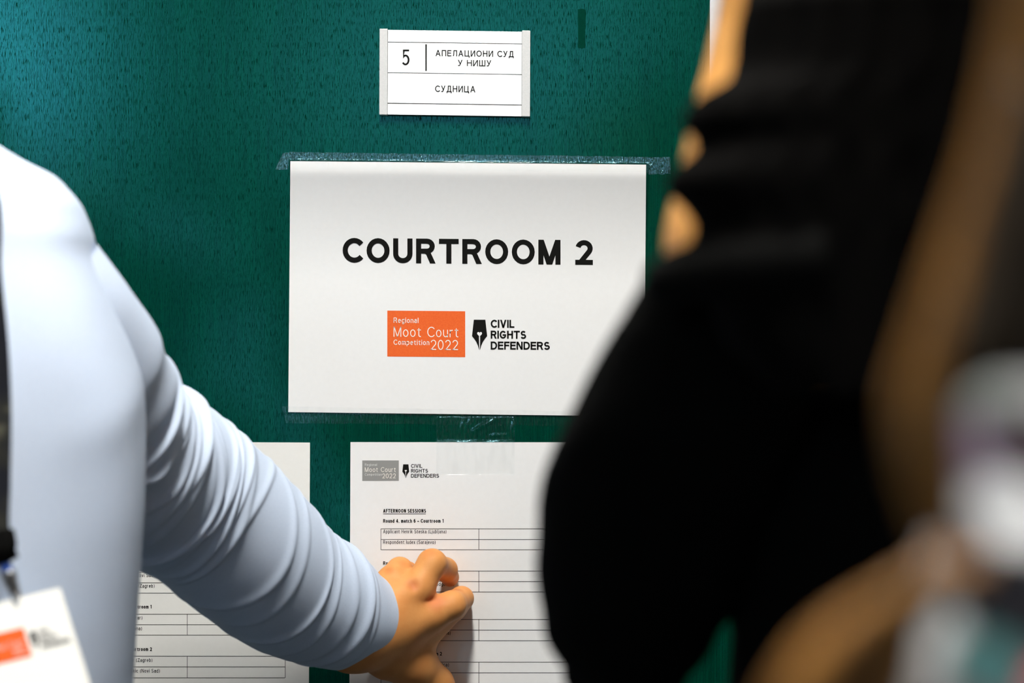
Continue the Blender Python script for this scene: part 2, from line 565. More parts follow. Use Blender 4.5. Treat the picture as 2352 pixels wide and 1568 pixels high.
for bb in ((xa, WX0, yb - 0.2, yb, 0, zc), (WX1, QX0, yb - 0.2, yb, 0, zc), (QX1, xb, yb - 0.2, yb, 0, zc), (WX0, WX1, yb - 0.2, yb, 0, WZ0), (WX0, WX1, yb - 0.2, yb, WZ1, zc),
           (QX0, QX1, yb - 0.2, yb, 0, QZ0), (QX0, QX1, yb - 0.2, yb, QZ1, zc)):
    vv, ff = boxdata(*bb); f += [tuple(i + len(v) for i in q) for q in ff]; v += vv
struct(mesh('wall_front', v, f, M_roomwall))
struct(box('wall_left', xa - 0.1, xa, yb, 0.15, 0, zc, M_roomwall))
struct(box('wall_right', xb, xb + 0.1, yb, 0.15, 0, zc, M_roomwall))
struct(box('floor', xa, xb, yb, 0.15, -0.1, 0.0, M_floor))
struct(box('ceiling', xa, xb, yb, 0.15, zc, zc + 0.1, M_ceiling))
for nm, (x0, x1, z0, z1), pm_ in (('window_1', (WX0, WX1, WZ0, WZ1), M_pane), ('sheen_window_added', (QX0, QX1, QZ0, QZ1), M_sheen_pane)):
    v, f = [], []
    for bb in ((x0, x0 + 0.04, yb - 0.12, yb - 0.06, z0, z1), (x1 - 0.04, x1, yb - 0.12, yb - 0.06, z0, z1),
               (x0, x1, yb - 0.12, yb - 0.06, z0, z0 + 0.04), (x0, x1, yb - 0.12, yb - 0.06, z1 - 0.04, z1)):
        vv, ff = boxdata(*bb); f += [tuple(i + len(v) for i in q) for q in ff]; v += vv
    win = struct(mesh(nm, v, f, M_whitemetal))
    box('pane', x0 + 0.03, x1 - 0.03, yb - 0.10, yb - 0.09, z0 + 0.03, z1 - 0.03, pm_, win)


def luminaire(x, y0, y1, hw, m, label):
    t = empty('ceiling_light', (x, (y0 + y1) / 2, zc))
    tag(t, label, 'ceiling light')
    box('housing', x - hw - 0.02, x + hw + 0.02, y0 - 0.02, y1 + 0.02, zc - 0.05, zc, M_whitemetal, t)
    box('diffuser', x - hw, x + hw, y0, y1, zc - 0.075, zc - 0.05, m, t)


luminaire(-0.04, -1.50, -0.70, 0.045, M_tube, 'narrow lit ceiling light right above the door front')
luminaire(0.95, -3.1, -2.2, 0.15, M_fill_panel, 'broad added fill panel on the ceiling, unseen behind the camera at the right')  # added fill, brightens the nearest person's back and hair from out of view

# ------------------------------------------------------------------ lettering: stroke glyphs
def arc(cx, cy, rx, ry, a0, a1, n=14):
    return [(cx + rx * math.cos(math.radians(a0 + (a1 - a0) * i / n)), cy + ry * math.sin(math.radians(a0 + (a1 - a0) * i / n))) for i in range(n + 1)]


ring = lambda cx, cy, rx, ry: arc(cx, cy, rx, ry, 90, -270, 24)
stem = [(0, 0), (0, 1)]
arch = [(0, .38)] + arc(.24, .44, .24, .26, 180, 0, 10) + [(.48, 0)]
GL = {
    'A': (.80, [[(0, 0), (.4, 1), (.8, 0)], [(.14, .31), (.66, .31)]]),
    'C': (.75, [arc(.45, .5, .45, .5, 39, 321, 22)]),
    'D': (.74, [[(0, 0), (0, 1), (.30, 1)] + arc(.32, .5, .42, .5, 90, -90, 16) + [(0, 0)]]),
    'E': (.60, [[(.6, 1), (0, 1), (0, 0), (.6, 0)], [(0, .53), (.55, .53)]]),
    'F': (.56, [[(.56, 1), (0, 1), (0, 0)], [(0, .52), (.5, .52)]]),
    'G': (.84, [arc(.42, .5, .42, .5, 38, 330, 22) + [(.8, .45), (.48, .45)]]),
    'H': (.70, [stem, [(.7, 0), (.7, 1)], [(0, .54), (.7, .54)]]),
    'I': (.0, [stem]),
    'J': (.42, [[(.42, 1), (.42, .25)] + arc(.21, .25, .21, .25, 0, -170, 10)]),
    'L': (.52, [[(0, 1), (0, 0), (.52, 0)]]),
    'M': (.84, [[(0, 0), (0, 1), (.42, 0), (.84, 1), (.84, 0)]]),
    'N': (.70, [[(0, 0), (0, 1), (.7, 0), (.7, 1)]]),
    'O': (.88, [ring(.44, .5, .44, .5)]),
    'P': (.64, [[(0, 0), (0, 1), (.36, 1)] + arc(.37, .74, .27, .26, 90, -90, 10) + [(0, .48)]]),
    'R': (.70, [[(0, 0), (0, 1), (.40, 1)] + arc(.41, .745, .26, .255, 90, -90, 10) + [(0, .49)], [(.34, .49), (.46, .42), (.71, 0)]]),
    'S': (.66, [arc(.33, .745, .29, .255, 28, 255, 14) + arc(.33, .255, .33, .265, 72, -158, 14)]),
    'T': (.72, [[(0, 1), (.72, 1)], [(.36, 1), (.36, 0)]]),
    'U': (.70, [[(0, 1), (0, .34)] + arc(.35, .34, .35, .34, 180, 360, 14) + [(.7, 1)]]),
    'V': (.74, [[(0, 1), (.37, 0), (.74, 1)]]),
    'Z': (.64, [[(.03, 1), (.62, 1), (0, 0), (.64, 0)]]),
    '1': (.35, [[(.02, .78), (.30, 1), (.30, 0)]]),
    '2': (.62, [arc(.31, .71, .30, .29, 168, -38, 14) + [(.0, 0), (.62, 0)]]),
    '4': (.68, [[(.5, 0), (.5, 1), (0, .28), (.68, .28)]]),
    '5': (.60, [[(.55, 1), (.10, 1), (.08, .54)] + arc(.27, .32, .32, .32, 118, -145, 16)]),
    '6': (.62, [[(.54, .93)] + arc(.36, .55, .34, .45, 60, 180, 10) + arc(.32, .31, .30, .31, 180, -180, 18)]),
    '0': (.62, [ring(.31, .5, .31, .5)]),
    'a': (.49, [[(.04, .58)] + arc(.25, .47, .24, .23, 125, 0, 8) + [(.49, 0)], [(.49, .41), (.26, .41)] + arc(.22, .205, .22, .205, 90, 270, 10) + [(.34, .02), (.49, .16)]]),
    'b': (.52, [stem, ring(.26, .35, .26, .35)]),
    'c': (.48, [arc(.28, .35, .28, .35, 48, 312, 14)]),
    'd': (.52, [[(.52, 0), (.52, 1)], ring(.26, .35, .26, .35)]),
    'e': (.54, [[(.02, .37), (.54, .37)] + arc(.28, .35, .265, .35, 4, 318, 16)]),
    'g': (.52, [ring(.26, .35, .26, .35), [(.52, .7), (.52, -.08)] + arc(.26, -.07, .26, .22, 0, -150, 10)]),
    'h': (.48, [stem, arch]),
    'i': (.0, [[(0, 0), (0, .7)], [(0, .88), (0, 1.0)]]),
    'j': (.06, [[(.06, .7), (.06, -.12), (.02, -.25), (-.1, -.27)], [(.06, .88), (.06, 1.0)]]),
    'k': (.46, [stem, [(.43, .7), (0, .27)], [(.15, .42), (.47, 0)]]),
    'l': (.0, [stem]),
    'm': (.80, [[(0, 0), (0, .7)], [(0, .42)] + arc(.20, .46, .20, .24, 180, 0, 8) + [(.40, 0)], [(.40, .42)] + arc(.60, .46, .20, .24, 180, 0, 8) + [(.80, 0)]]),
    'n': (.48, [[(0, 0), (0, .7)], arch]),
    'o': (.56, [ring(.28, .35, .28, .35)]),
    'p': (.52, [[(0, -.28), (0, .7)], ring(.26, .35, .26, .35)]),
    'r': (.30, [[(0, 0), (0, .7)], [(0, .36)] + arc(.25, .42, .25, .28, 180, 72, 6)]),
    's': (.42, [arc(.21, .52, .19, .18, 28, 255, 10) + arc(.21, .18, .21, .19, 72, -158, 10)]),
    't': (.36, [[(.14, .90), (.14, .17)] + arc(.31, .17, .17, .17, 180, 280, 6), [(0, .7), (.34, .7)]]),
    'u': (.48, [[(0, .7), (0, .26)] + arc(.24, .26, .24, .26, 180, 360, 10), [(.48, .7), (.48, 0)]]),
    'v': (.48, [[(0, .7), (.24, 0), (.48, .7)]]),
    'x': (.46, [[(0, .7), (.46, 0)], [(0, 0), (.46, .7)]]),
    '(': (.20, [arc(.36, .38, .36, .66, 122, 238, 8)]),
    ')': (.20, [arc(-.16, .38, .36, .66, 58, -58, 8)]),
    ',': (.06, [[(.06, .08), (.0, -.16)]]),
    '-': (.50, [[(0, .36), (.5, .36)]]),
    ' ': (.32, []),
    'П': (.68, [[(0, 0), (0, 1), (.68, 1), (.68, 0)]]),
    'Л': (.72, [[(0, .01), (.08, .04), (.14, .2), (.19, 1), (.72, 1), (.72, 0)]]),
    'Ц': (.80, [[(0, 1), (0, 0), (.80, 0), (.80, -.2)], [(.66, 0), (.66, 1)]]),
    'И': (.68, [[(0, 1), (0, 0), (.68, 1), (.68, 0)]]),
    'У': (.66, [[(0, 1), (.34, .32)], [(.66, 1), (.28, .1), (.18, 0), (.04, .01)]]),
    'Д': (.80, [[(0, -.2), (0, 0), (.80, 0), (.80, -.2)], [(.1, 0), (.22, .3), (.25, 1), (.67, 1), (.67, 0)]]),
    'Ш': (.92, [[(0, 1), (0, 0), (.92, 0), (.92, 1)], [(.46, 0), (.46, 1)]]),
}
for a_, b_ in zip('АЕОНС', 'AEOHC'):
    GL[a_] = GL[b_]


LIMITS = (0.0, 1.0, 0.7, -0.28, -0.2)                  # heights at which a stroke ends flush


def pieces(st):
    """cut a stroke where it turns back sharply at the baseline, x-height or cap height"""
    out, cur = [], [st[0]]
    for i in range(1, len(st)):
        cur.append(st[i])
        if i < len(st) - 1:
            a = Vector(st[i]) - Vector(st[i - 1]); c = Vector(st[i + 1]) - Vector(st[i])
            if a.length > 1e-6 and c.length > 1e-6 and a.normalized().dot(c.normalized()) < -0.1 and any(abs(st[i][1] - q) < 1e-6 for q in LIMITS):
                out.append(cur); cur = [st[i]]
    out.append(cur)
    return out


def thick(st, w, fx, fy, lo, hi):
    """quad strip of a stroke (unit coordinates st, mapped by fx, fy) with mitred joints and flush ends"""
    closed = len(st) > 3 and abs(st[0][0] - st[-1][0]) + abs(st[0][1] - st[-1][1]) < 1e-6
    A, U = [], []
    for p in st:
        q = Vector((fx(p[0]), fy(p[1])))
        if not A or (q - A[-1]).length > 1e-4:
            A.append(q); U.append(p)
    nA = len(A)
    V = []
    for i in range(nA):
        p0 = A[i - 1] if i > 0 else (A[nA - 2] if closed else None)
        p1 = A[i + 1] if i < nA - 1 else (A[1] if closed else None)
        d0 = (A[i] - p0).normalized() if p0 is not None else None
        d1 = (p1 - A[i]).normalized() if p1 is not None else None
        end = d0 is None or d1 is None
        if d0 is None: d0 = d1
        if d1 is None: d1 = d0
        n0 = Vector((-d0.y, d0.x)); n1 = Vector((-d1.y, d1.x))
        mnm = n0 + n1
        if mnm.length < 1e-6:
            mnm = n0
        mnm.normalize()
        L = min(1.0 / max(mnm.dot(n0), 0.25), 2.2)
        pr = [A[i] + mnm * (w / 2) * L, A[i] - mnm * (w / 2) * L]
        if end:
            out = d1 * (-1 if i == 0 else 1)
            if any(abs(U[i][1] - q) < 1e-6 for q in LIMITS) and abs(out.y) > 0.35:
                lim = fy(U[i][1]) + (w / 2 if out.y > 0 else -w / 2)
                h = (w / 2) / abs(out.y)
                pr = [Vector((A[i].x + (h if mnm.x > 0 else -h), lim)), Vector((A[i].x - (h if mnm.x > 0 else -h), lim))]
            elif abs(out.y) < 0.12:
                pr = [p + out * (w / 2) for p in pr]
        pr = [Vector((min(max(p.x, lo), hi), p.y)) for p in pr]
        V += pr
    return V, [(2 * i, 2 * i + 1, 2 * i + 3, 2 * i + 2) for i in range(nA - 1)]


def layout(s, cap, w, gap, sx):
    """glyph strokes in pixels, origin at the left end of the baseline; returns quads and the width"""
    k = cap - w
    x = w / 2
    V, F = [], []
    for ch in s:
        W_, strokes = GL[ch]
        gx = [p[0] for st in strokes for p in st] or [0]
        lo, hi = x + min(gx) * k * sx - w / 2, x + max(gx) * k * sx + w / 2
        for st in strokes:
            v, f = [], []
            for pc in pieces(st):
                v_, f_ = thick(pc, w, lambda a, x=x: x + a * k * sx, lambda a: w / 2 + a * k, lo, hi)
                f += [tuple(i + len(v) for i in q) for q in f_]; v += v_
            F += [tuple(i + len(V) for i in q) for q in f]
            V += v
        x += W_ * k * sx + (w + gap if ch != ' ' else w * 0.2 + gap)
    return V, F, x - w / 2 - gap


def text(name, s, x0, base, cap, w, m, parent, surf, x1=None, right=False, sx=0.95, gap=None, slope=0.0, lift=0.00015):
    gap = cap * 0.14 if gap is None else gap
    V, F, width = layout(s, cap, w, gap, sx)
    if x1 is not None and not right:
        for _ in range(4):                         # fit the set width by the glyph width
            sx *= 1 + (x1 - x0 - width) / max(width, 1) * 1.15
            V, F, width = layout(s, cap, w, gap, sx)
    off = x0 if not right else x1 - width
    pts = []
    for p in V:
        px, py = off + p.x, base - p.y
        py += (px - (x0 if x0 is not None else x1)) * slope
        pts.append(surf(px, py, lift))
    o = mesh(name, pts, [q[::-1] for q in F], m)
    keep(o, parent)
    return o


def quadpx(name, rects, m, parent, surf, lift, slope=0.0):
    V, F = [], []
    for (x0, y0, x1, y1) in rects:
        nx = max(1, int(abs(x1 - x0) / 60)); b0 = len(V)
        for i in range(nx + 1):
            x = x0 + (x1 - x0) * i / nx
            V += [surf(x, y0 + (x - x0) * slope, lift), surf(x, y1 + (x - x0) * slope, lift)]
        F += [(b0 + 2 * i, b0 + 2 * i + 1, b0 + 2 * i + 3, b0 + 2 * i + 2) for i in range(nx)]
    o = mesh(name, V, F, m)
    keep(o, parent)
    return o


# ------------------------------------------------------------------ sheets of paper
def paper(name, TL, TR, BR, BL, prof, m, thickness=0.00025, nu=10, nv=40):
    """sheet between four corners on the door plane; prof(v) is how far its face stands out from the door"""
    def at(u, v):
        x = (TL[0] * (1 - u) + TR[0] * u) * (1 - v) + (BL[0] * (1 - u) + BR[0] * u) * v
        y = (TL[1] * (1 - u) + TR[1] * u) * (1 - v) + (BL[1] * (1 - u) + BR[1] * u) * v
        return P(x, y, CAM_D - prof(v))
    V, F = [], []
    for back in (0, 1):
        for j in range(nv + 1):
            for i in range(nu + 1):
                p = at(i / nu, j / nv)
                V.append((p.x, p.y + back * thickness, p.z))
    S = (nu + 1) * (nv + 1); idx = lambda b_, i, j: b_ * S + j * (nu + 1) + i
    for j in range(nv):
        for i in range(nu):
            F.append((idx(0, i, j), idx(0, i, j + 1), idx(0, i + 1, j + 1), idx(0, i + 1, j)))
            F.append((idx(1, i, j), idx(1, i + 1, j), idx(1, i + 1, j + 1), idx(1, i, j + 1)))
    rim = [(i, 0) for i in range(nu + 1)] + [(nu, j) for j in range(1, nv + 1)] + [(i, nv) for i in range(nu - 1, -1, -1)] + [(0, j) for j in range(nv - 1, -1, -1)]
    for (i, j), (i2, j2) in zip(rim[:-1], rim[1:]):           # the cut edge has its own vertices, so the face shades flat up to it
        b0 = len(V)
        V += [V[idx(0, i, j)], V[idx(0, i2, j2)], V[idx(1, i2, j2)], V[idx(1, i, j)]]
        F.append((b0, b0 + 1, b0 + 2, b0 + 3))
    o = mesh(name, V, F, m, None, True)
    y0 = (TL[1] + TR[1]) / 2; y1 = (BL[1] + BR[1]) / 2

    def surf(px, py, lift):
        vv = min(max((py - y0) / (y1 - y0), 0), 1)
        return tuple(P(px, py, CAM_D - prof(vv) - lift))
    return o, surf


def nib(name, cx, top, h, m, parent, surf, hole):
    """black fountain-pen nib with a heart and slit"""
    w = h * 0.255
    out = [(-w * .76, 0), (w * .76, 0), (w, .55 * h), (w * .70, .64 * h), (w * .42, .75 * h), (w * .22, .87 * h), (w * .08, h),
           (-w * .08, h), (-w * .22, .87 * h), (-w * .42, .75 * h), (-w * .70, .64 * h), (-w, .55 * h)]
    o = mesh(name, [surf(cx + x, top + y, 0.0002) for x, y in out], [tuple(range(len(out)))[::-1]], m); keep(o, parent)
    hs = h * 0.0115
    heart = [(16 * math.sin(t) ** 3 * hs * .45, -(13 * math.cos(t) - 5 * math.cos(2 * t) - 2 * math.cos(3 * t) - math.cos(4 * t)) * hs * .5 + .48 * h)
             for t in np.linspace(0, 2 * math.pi, 28, endpoint=False)]
    o2 = mesh('heart_and_slit', [surf(cx + x, top + y, 0.0003) for x, y in heart] + [surf(cx - .02 * h, top + .55 * h, 0.0003), surf(cx + .02 * h, top + .55 * h, 0.0003), surf(cx + .012 * h, top + h, 0.0003), surf(cx - .012 * h, top + h, 0.0003)],
              [tuple(range(28)), (28, 31, 30, 29)], hole)
    keep(o2, o)
    return o


# --- courtroom sign
prof_sign = lambda v: 0.0010 + 0.0145 * max(0.0, 1 - max(0.0, v - 0.040) / 0.44) ** 2   # flat under the tape, then bent back to the door
sign, S1 = paper('paper_sign', (667, 370), (1484, 378), (1480, 956), (662, 946), prof_sign, M_paper, nu=12, nv=60)
tag(sign, 'white landscape paper sign with the courtroom number, taped to the green door', 'paper sign')
sl = 0.0095
text('heading', 'COURTROOM 2', 787, 603, 57, 11.8, M_ink, sign, S1, x1=1362, sx=0.93, gap=8.2, slope=sl)
ob = quadpx('orange_logo_box', [(889.5, 713, 1068.5, 818.5)], M_orange, sign, S1, 0.0001, sl * 0.9)
ob['label'] = 'orange rectangle with thin white lettering'
text('logo_lettering', 'Regional', 904, 741, 12, 1.5, M_whiteprint, ob, S1, x1=961, slope=sl, gap=2.0, lift=0.0003)
text('logo_lettering', 'Moot Court', 904, 773, 23.5, 1.9, M_whiteprint, ob, S1, x1=1053, slope=sl, gap=4.0, lift=0.0003)
text('logo_lettering', 'Competition', 904, 791.5, 12, 1.5, M_whiteprint, ob, S1, x1=986, slope=sl, gap=2.0, lift=0.0003)
text('logo_lettering', '2022', 989, 803, 23, 2.0, M_whiteprint, ob, S1, x1=1052, slope=sl, gap=3.6, lift=0.0003)
nib('pen_nib_emblem', 1101.5, 734, 68.5, M_ink, sign, S1, M_paper)
for s_, x1_, bs in (('CIVIL', 1181.5, 752.5), ('RIGHTS', 1208.5, 777.5), ('DEFENDERS', 1263, 802.5)):
    text('logo_lettering', s_, 1127, bs, 18.5, 3.8, M_ink, sign, S1, x1=x1_, slope=sl * .6, gap=1.5)

# --- schedule sheets
prof_sched = lambda v: 0.0010 + 0.0008 * math.sin(min(v * 1.2, 1) * math.pi)


def logo_small(sheet, surf, x, y, k, nm='printed_logo'):
    g = quadpx('grey_logo_box', [(x, y, x + 84 * k, y + 47 * k)], M_greyprint, sheet, surf, 0.0001)
    g['label'] = 'grey rectangle with pale lettering'
    text('logo_lettering', 'Regional', x + 6 * k, y + 12.5 * k, 5.6 * k, .7 * k, M_palelettering, g, surf, x1=x + 34 * k, gap=1, lift=0.0003)
    text('logo_lettering', 'Moot Court', x + 6 * k, y + 26.5 * k, 11 * k, 1.1 * k, M_whiteprint, g, surf, x1=x + 77 * k, gap=1.9, lift=0.0003)
    text('logo_lettering', 'Competition', x + 6 * k, y + 35 * k, 5.6 * k, .7 * k, M_palelettering, g, surf, x1=x + 45 * k, gap=1, lift=0.0003)
    text('logo_lettering', '2022', x + 46 * k, y + 41 * k, 11 * k, 1.15 * k, M_whiteprint, g, surf, x1=x + 77 * k, gap=1.8, lift=0.0003)
    nib('pen_nib_emblem', x + 100 * k, y + 9 * k, 31 * k, M_ink, sheet, surf, M_paper)
    for s_, xe, bs in (('CIVIL', 138, 17), ('RIGHTS', 151, 28.2), ('DEFENDERS', 176.5, 39.5)):
        text('logo_lettering', s_, x + 112 * k, y + bs * k, 8.6 * k, 1.5 * k, M_ink, sheet, surf, x1=x + xe * k, gap=1.0)


def table_grid(sheet, surf, xl, xm, xr, ys):
    t = 0.62
    R = [(xl, y - t, xr, y + t) for y in ys] + [(x - t, ys[0], x + t, ys[-1]) for x in (xl, xm, xr)]
    return quadpx('table_grid', R, M_line, sheet, surf, 0.00012)


sched, S2 = paper('schedule_sheet', (805, 1015), (1384, 1015.5), (1381, 1834), (801.5, 1833), prof_sched, M_paper, nu=10, nv=40)
tag(sched, 'white printed schedule sheet with a grey logo under the courtroom sign, hand resting on it', 'paper sheet')
logo_small(sched, S2, 832, 1057, 1.0)
text('title_line', 'AFTERNOON SESSIONS', 880, 1177, 8.6, 1.75, M_ink, sched, S2, x1=978, gap=1.0)
quadpx('title_underline', [(880, 1179.2, 978, 1180.4)], M_ink, sched, S2, 0.00012)
BODY = dict(sx=0.86, gap=1.15)


def bold(sheet, surf, s, x0, base, x1=None, right=False):
    text('round_heading', s, x0, base, 8.4, 1.7, M_ink, sheet, surf, x1=x1, right=right, sx=0.78, gap=0.85)


def body(sheet, surf, s, x0, base, x1=None, right=False):
    text('entry_line', s, x0, base, 8.4, 1.1, M_ink_soft, sheet, surf, x1=x1, right=right, sx=0.84, gap=1.1)


bold(sched, S2, 'Round 4, match 6 - Courtroom 1', 880, 1200, 1019)
body(sched, S2, 'Applicant Henrik Steska (Ljubljana)', 880, 1224.3, 1025)
body(sched, S2, 'Respondent Iudex (Sarajevo)', 880, 1248.7, 1000)
bold(sched, S2, 'Round 4', 880, 1297)
body(sched, S2, 'odgorica)', None, 1345, 1043, True)
body(sched, S2, 'ana)', None, 1457, 1035, True)
bold(sched, S2, 'Courtroom 2', None, 1505, 1015, True)
body(sched, S2, 'rica)', None, 1530, 1031, True)
body(sched, S2, 'e)', None, 1555, 1035, True)
for ys in ((1214, 1238.5, 1262), (1311, 1335, 1359), (1422, 1446.5, 1471), (1520, 1544.5, 1569)):
    table_grid(sched, S2, 875, 1100, 1325, ys)

prof_sched2 = lambda v: 0.0010 + 0.0015 * math.sin(v * math.pi)
sched2, S3 = paper('schedule_sheet', (133, 1013), (712, 1016), (708.5, 1834), (130, 1832), prof_sched2, M_paper_warm, nu=10, nv=40)
tag(sched2, 'white printed schedule sheet at the left, behind the blue sleeve', 'paper sheet')
bold(sched2, S3, 'Courtroom 2', None, 1299.5, 348.5, True)
body(sched2, S3, '(Novi Sad)', None, 1324.8, 355, True)
body(sched2, S3, 'r (Zagreb)', None, 1349, 355, True)
bold(sched2, S3, 'Courtroom 1', None, 1397, 348.5, True)
body(sched2, S3, 'tar)', None, 1422, 327, True)
body(sched2, S3, 'ana)', None, 1446.8, 326, True)
bold(sched2, S3, 'Courtroom 2', None, 1494.5, 349, True)
body(sched2, S3, 'er (Zagreb)', None, 1519.5, 350, True)
body(sched2, S3, 'ukic (Novi Sad)', None, 1544, 367, True)
for ys in ((1314, 1338, 1361.5), (1410, 1434, 1458), (1506.5, 1531, 1556)):
    table_grid(sched2, S3, 205, 430, 655, ys)

M_paper_grey = noisy(mat('grey_paper', (0.66, 0.68, 0.72), 0.6, 0.3), 260, (0.64, 0.66, 0.70), (0.68, 0.70, 0.74))
notice, S5 = paper('paper_sheet', (1632.5, -560), (2211, -556), (2208, 236), (1630, 232), lambda v: 0.0012, M_paper_grey, nu=4, nv=6)
tag(notice, 'plain pale grey paper sheet at the top right, mostly hidden by the person in black', 'paper sheet')

# --- number plate above
plate = empty('door_plate', P(1045, 170)); plate.location.y = 0
tag(plate, 'white slatted door plate with grey ends and the number 5, high on the door', 'door plate')
PS = 0.0140
S4 = lambda y: (lambda px, py, lift: (P(px, py).x, -y - lift, P(px, py).z))


def slab(name, x0, y0, x1, y1, d0, d1, m, parent, slope=PS, bevel=0.0003):
    V = []
    for d in (d0, d1):
        for (x, y) in ((x0, y0), (x1, y0), (x1, y1), (x0, y1)):
            p = P(x - 0.004 * (y - 68), y + (x - 873) * slope)
            V.append((p.x, -d, p.z))
    o = mesh(name, V, [(0, 1, 2, 3), (7, 6, 5, 4), (0, 4, 5, 1), (1, 5, 6, 2), (2, 6, 7, 3), (3, 7, 4, 0)], m)
    if bevel:
        bv = o.modifiers.new('bevel', 'BEVEL'); bv.width = bevel; bv.segments = 2
    keep(o, parent)
    return o


slab('back_plate', 876, 70, 1216, 264, 0.0, 0.0035, M_groove, plate)
slab('end_strip', 873, 68.4, 891.5, 265, 0.0, 0.0062, M_alu, plate)
slab('end_strip', 1199, 68.0, 1218, 264.5, 0.0, 0.0062, M_alu, plate)
for y0, y1 in ((70.5, 97.8), (99.4, 168.0), (169.6, 237.6), (239.6, 264.3)):
    slab('slat', 892, y0, 1198.6, y1, 0.0035, 0.0052, M_plate, plate, bevel=0.0001)
SP = S4(0.0052)
b5 = lambda y, x: y + (x - 873) * PS
text('number', '5', 924, 152, 36, 4.0, M_ink, plate, SP, x1=941.5, gap=2)
quadpx('divider_bar', [(977.6, 104, 980.8, 165)], M_ink, plate, SP, 0.0001)
text('plate_lettering', 'АПЕЛАЦИОНИ СУД', 1001, 131, 14, 2.0, M_ink, plate, SP, x1=1180, gap=2.8, slope=0.013)
text('plate_lettering', 'У НИШУ', 1052, 153.5, 14, 2.0, M_ink, plate, SP, x1=1128.5, gap=2.8, slope=0.013)
text('plate_lettering', 'СУДНИЦА', 1000, 212.8, 14.5, 2.0, M_ink, plate, SP, x1=1092, gap=2.8, slope=0.013)


# --- sticky tape
def paper_film(o):
    """the film lies smooth where it covers a sheet, grainy where it sticks to the wood"""
    o.data.materials.append(M_tape_paper)
    for pl in o.data.polygons:
        x = 1176 + pl.center.x * FPX / CAM_D; y = 784 - (pl.center.z - CAM_Z) * FPX / CAM_D
        if (665 < x < 1482 and 371 + (x - 667) * 0.0098 < y < 946 + (x - 662) * 0.0122) or (x > 805 and y > 1015.5):
            pl.material_index = 1


def tape(outline_top, outline_bot, standoff, m, label, jag=0.0, cat='sticky tape', group=None, th=0.00006):
    """strip between two px polylines of equal length; standoff(px, py) gives its distance from the door"""
    n_ = len(outline_top); rows = 26
    V, F = [], []
    for back in (0, 1):
        for (a, b_) in zip(outline_top, outline_bot):
            for r in range(rows + 1):
                t = r / rows
                x = a[0] * (1 - t) + b_[0] * t; y = a[1] * (1 - t) + b_[1] * t
                p = P(x, y)
                V.append((p.x, -standoff(x, y) - th * (1 - back), p.z))
    R = rows + 1; N = n_ * R
    for i in range(n_ - 1):
        for r in range(rows):
            q = (i * R + r, i * R + r + 1, (i + 1) * R + r + 1, (i + 1) * R + r)
            F += [q, tuple(k + N for k in q[::-1])]
    o = mesh('sticky_tape', V, F, m, None, True)
    paper_film(o)
    return tag(o, label, cat, group)


def line(x0, y0, x1, y1, n_, jag=0.0):
    return [(x0 + (x1 - x0) * i / n_ + random.uniform(-jag, jag) * .4, y0 + (y1 - y0) * i / n_ + random.uniform(-jag, jag)) for i in range(n_ + 1)]


def stand_top(px, py):
    edge_y = 370 + (px - 667) * 8 / 817
    if py >= edge_y - 0.5 and 665 < px < 1486:
        return S1(px, py, 0.00012)[1] * -1
    k = max(0.0, min(1.0, 1 - (edge_y - py) / 4.0)) ** 2
    onpaper = 1.0 if 668 < px < 1483 else 0.0
    return 0.00012 + onpaper * k * 0.0154


top = line(664, 349, 1540, 361, 90, 0.8)
bot = line(664, 391, 1540, 400, 90, 1.6)
tape(top, bot, stand_top, M_tape, 'long clear tape along the top edge of the courtroom sign')
tape([(650, 351), (657, 350), (664, 351)], [(632, 389), (646, 390), (662, 389)], lambda x, y: 0.0002, M_tape, 'short folded clear tape end beside the top left corner of the sign')


def stand_bot(px, py):
    return 0.0013 if py < 948 + (px - 662) * 0.0125 else 0.00015


tape(line(648, 933, 1300, 944, 40, 0.8), line(657, 971, 1300, 978, 40, 1.2), stand_bot, M_tape_faint, 'faint clear tape along the bottom edge of the courtroom sign')


def stand_crumple(px, py):
    on = 0.0016 if py > 1014 else 0.0008
    w = math.sin(px * 0.11 + py * 0.17) * math.sin(px * 0.05 - py * 0.09)
    return on + (0.0022 * max(0, w) if py < 1010 else 0.0004 * max(0, w))


def creased(label):
    V, F = [], []
    nx, ny = 60, 44
    for j in range(ny + 1):
        for i in range(nx + 1):
            x = 1002 + 180 * i / nx ; y = 956 + 134 * j / ny
            dd = 0.0
            # raised creases of the film, each a ridge along a slanted line
            for (x0, y0, x1, y1, h, wd) in ((1080, 993, 1140, 960, .0036, 4.0), (1056, 990, 1068, 958, .0020, 2.5), (1068, 985, 1080, 960, .0014, 2.5),
                                            (1120, 1001, 1172, 997, .0016, 2.5), (1174, 990, 1184, 960, .0020, 2.5)):
                ux, uy = x1 - x0, y1 - y0; L = math.hypot(ux, uy)
                t = ((x - x0) * ux + (y - y0) * uy) / L / L
                if -0.15 < t < 1.15:
                    q = abs((x - x0) * uy - (y - y0) * ux) / L
                    dd += h * max(0, 1 - q / wd) * max(0.0, math.sin(max(0.0, min(1.0, t)) * math.pi))
            if y > 1013:
                dd = 0.0003 * max(0, math.sin(x * .09 + y * .13))
            p = P(x, y)
            base_ = 0.0002 if y < 1013 else (-S2(x, y, 0.00012)[1])
            V.append((p.x, -base_ - dd, p.z))
    for j in range(ny):
        for i in range(nx):
            a = j * (nx + 1) + i
            F.append((a, a + nx + 1, a + nx + 2, a + 1))
    o = mesh('sticky_tape', V, F, M_tape_faint, None, True)
    paper_film(o)
    so = o.modifiers.new('film', 'SOLIDIFY'); so.thickness = 0.00005
    return tag(o, label, 'sticky tape')


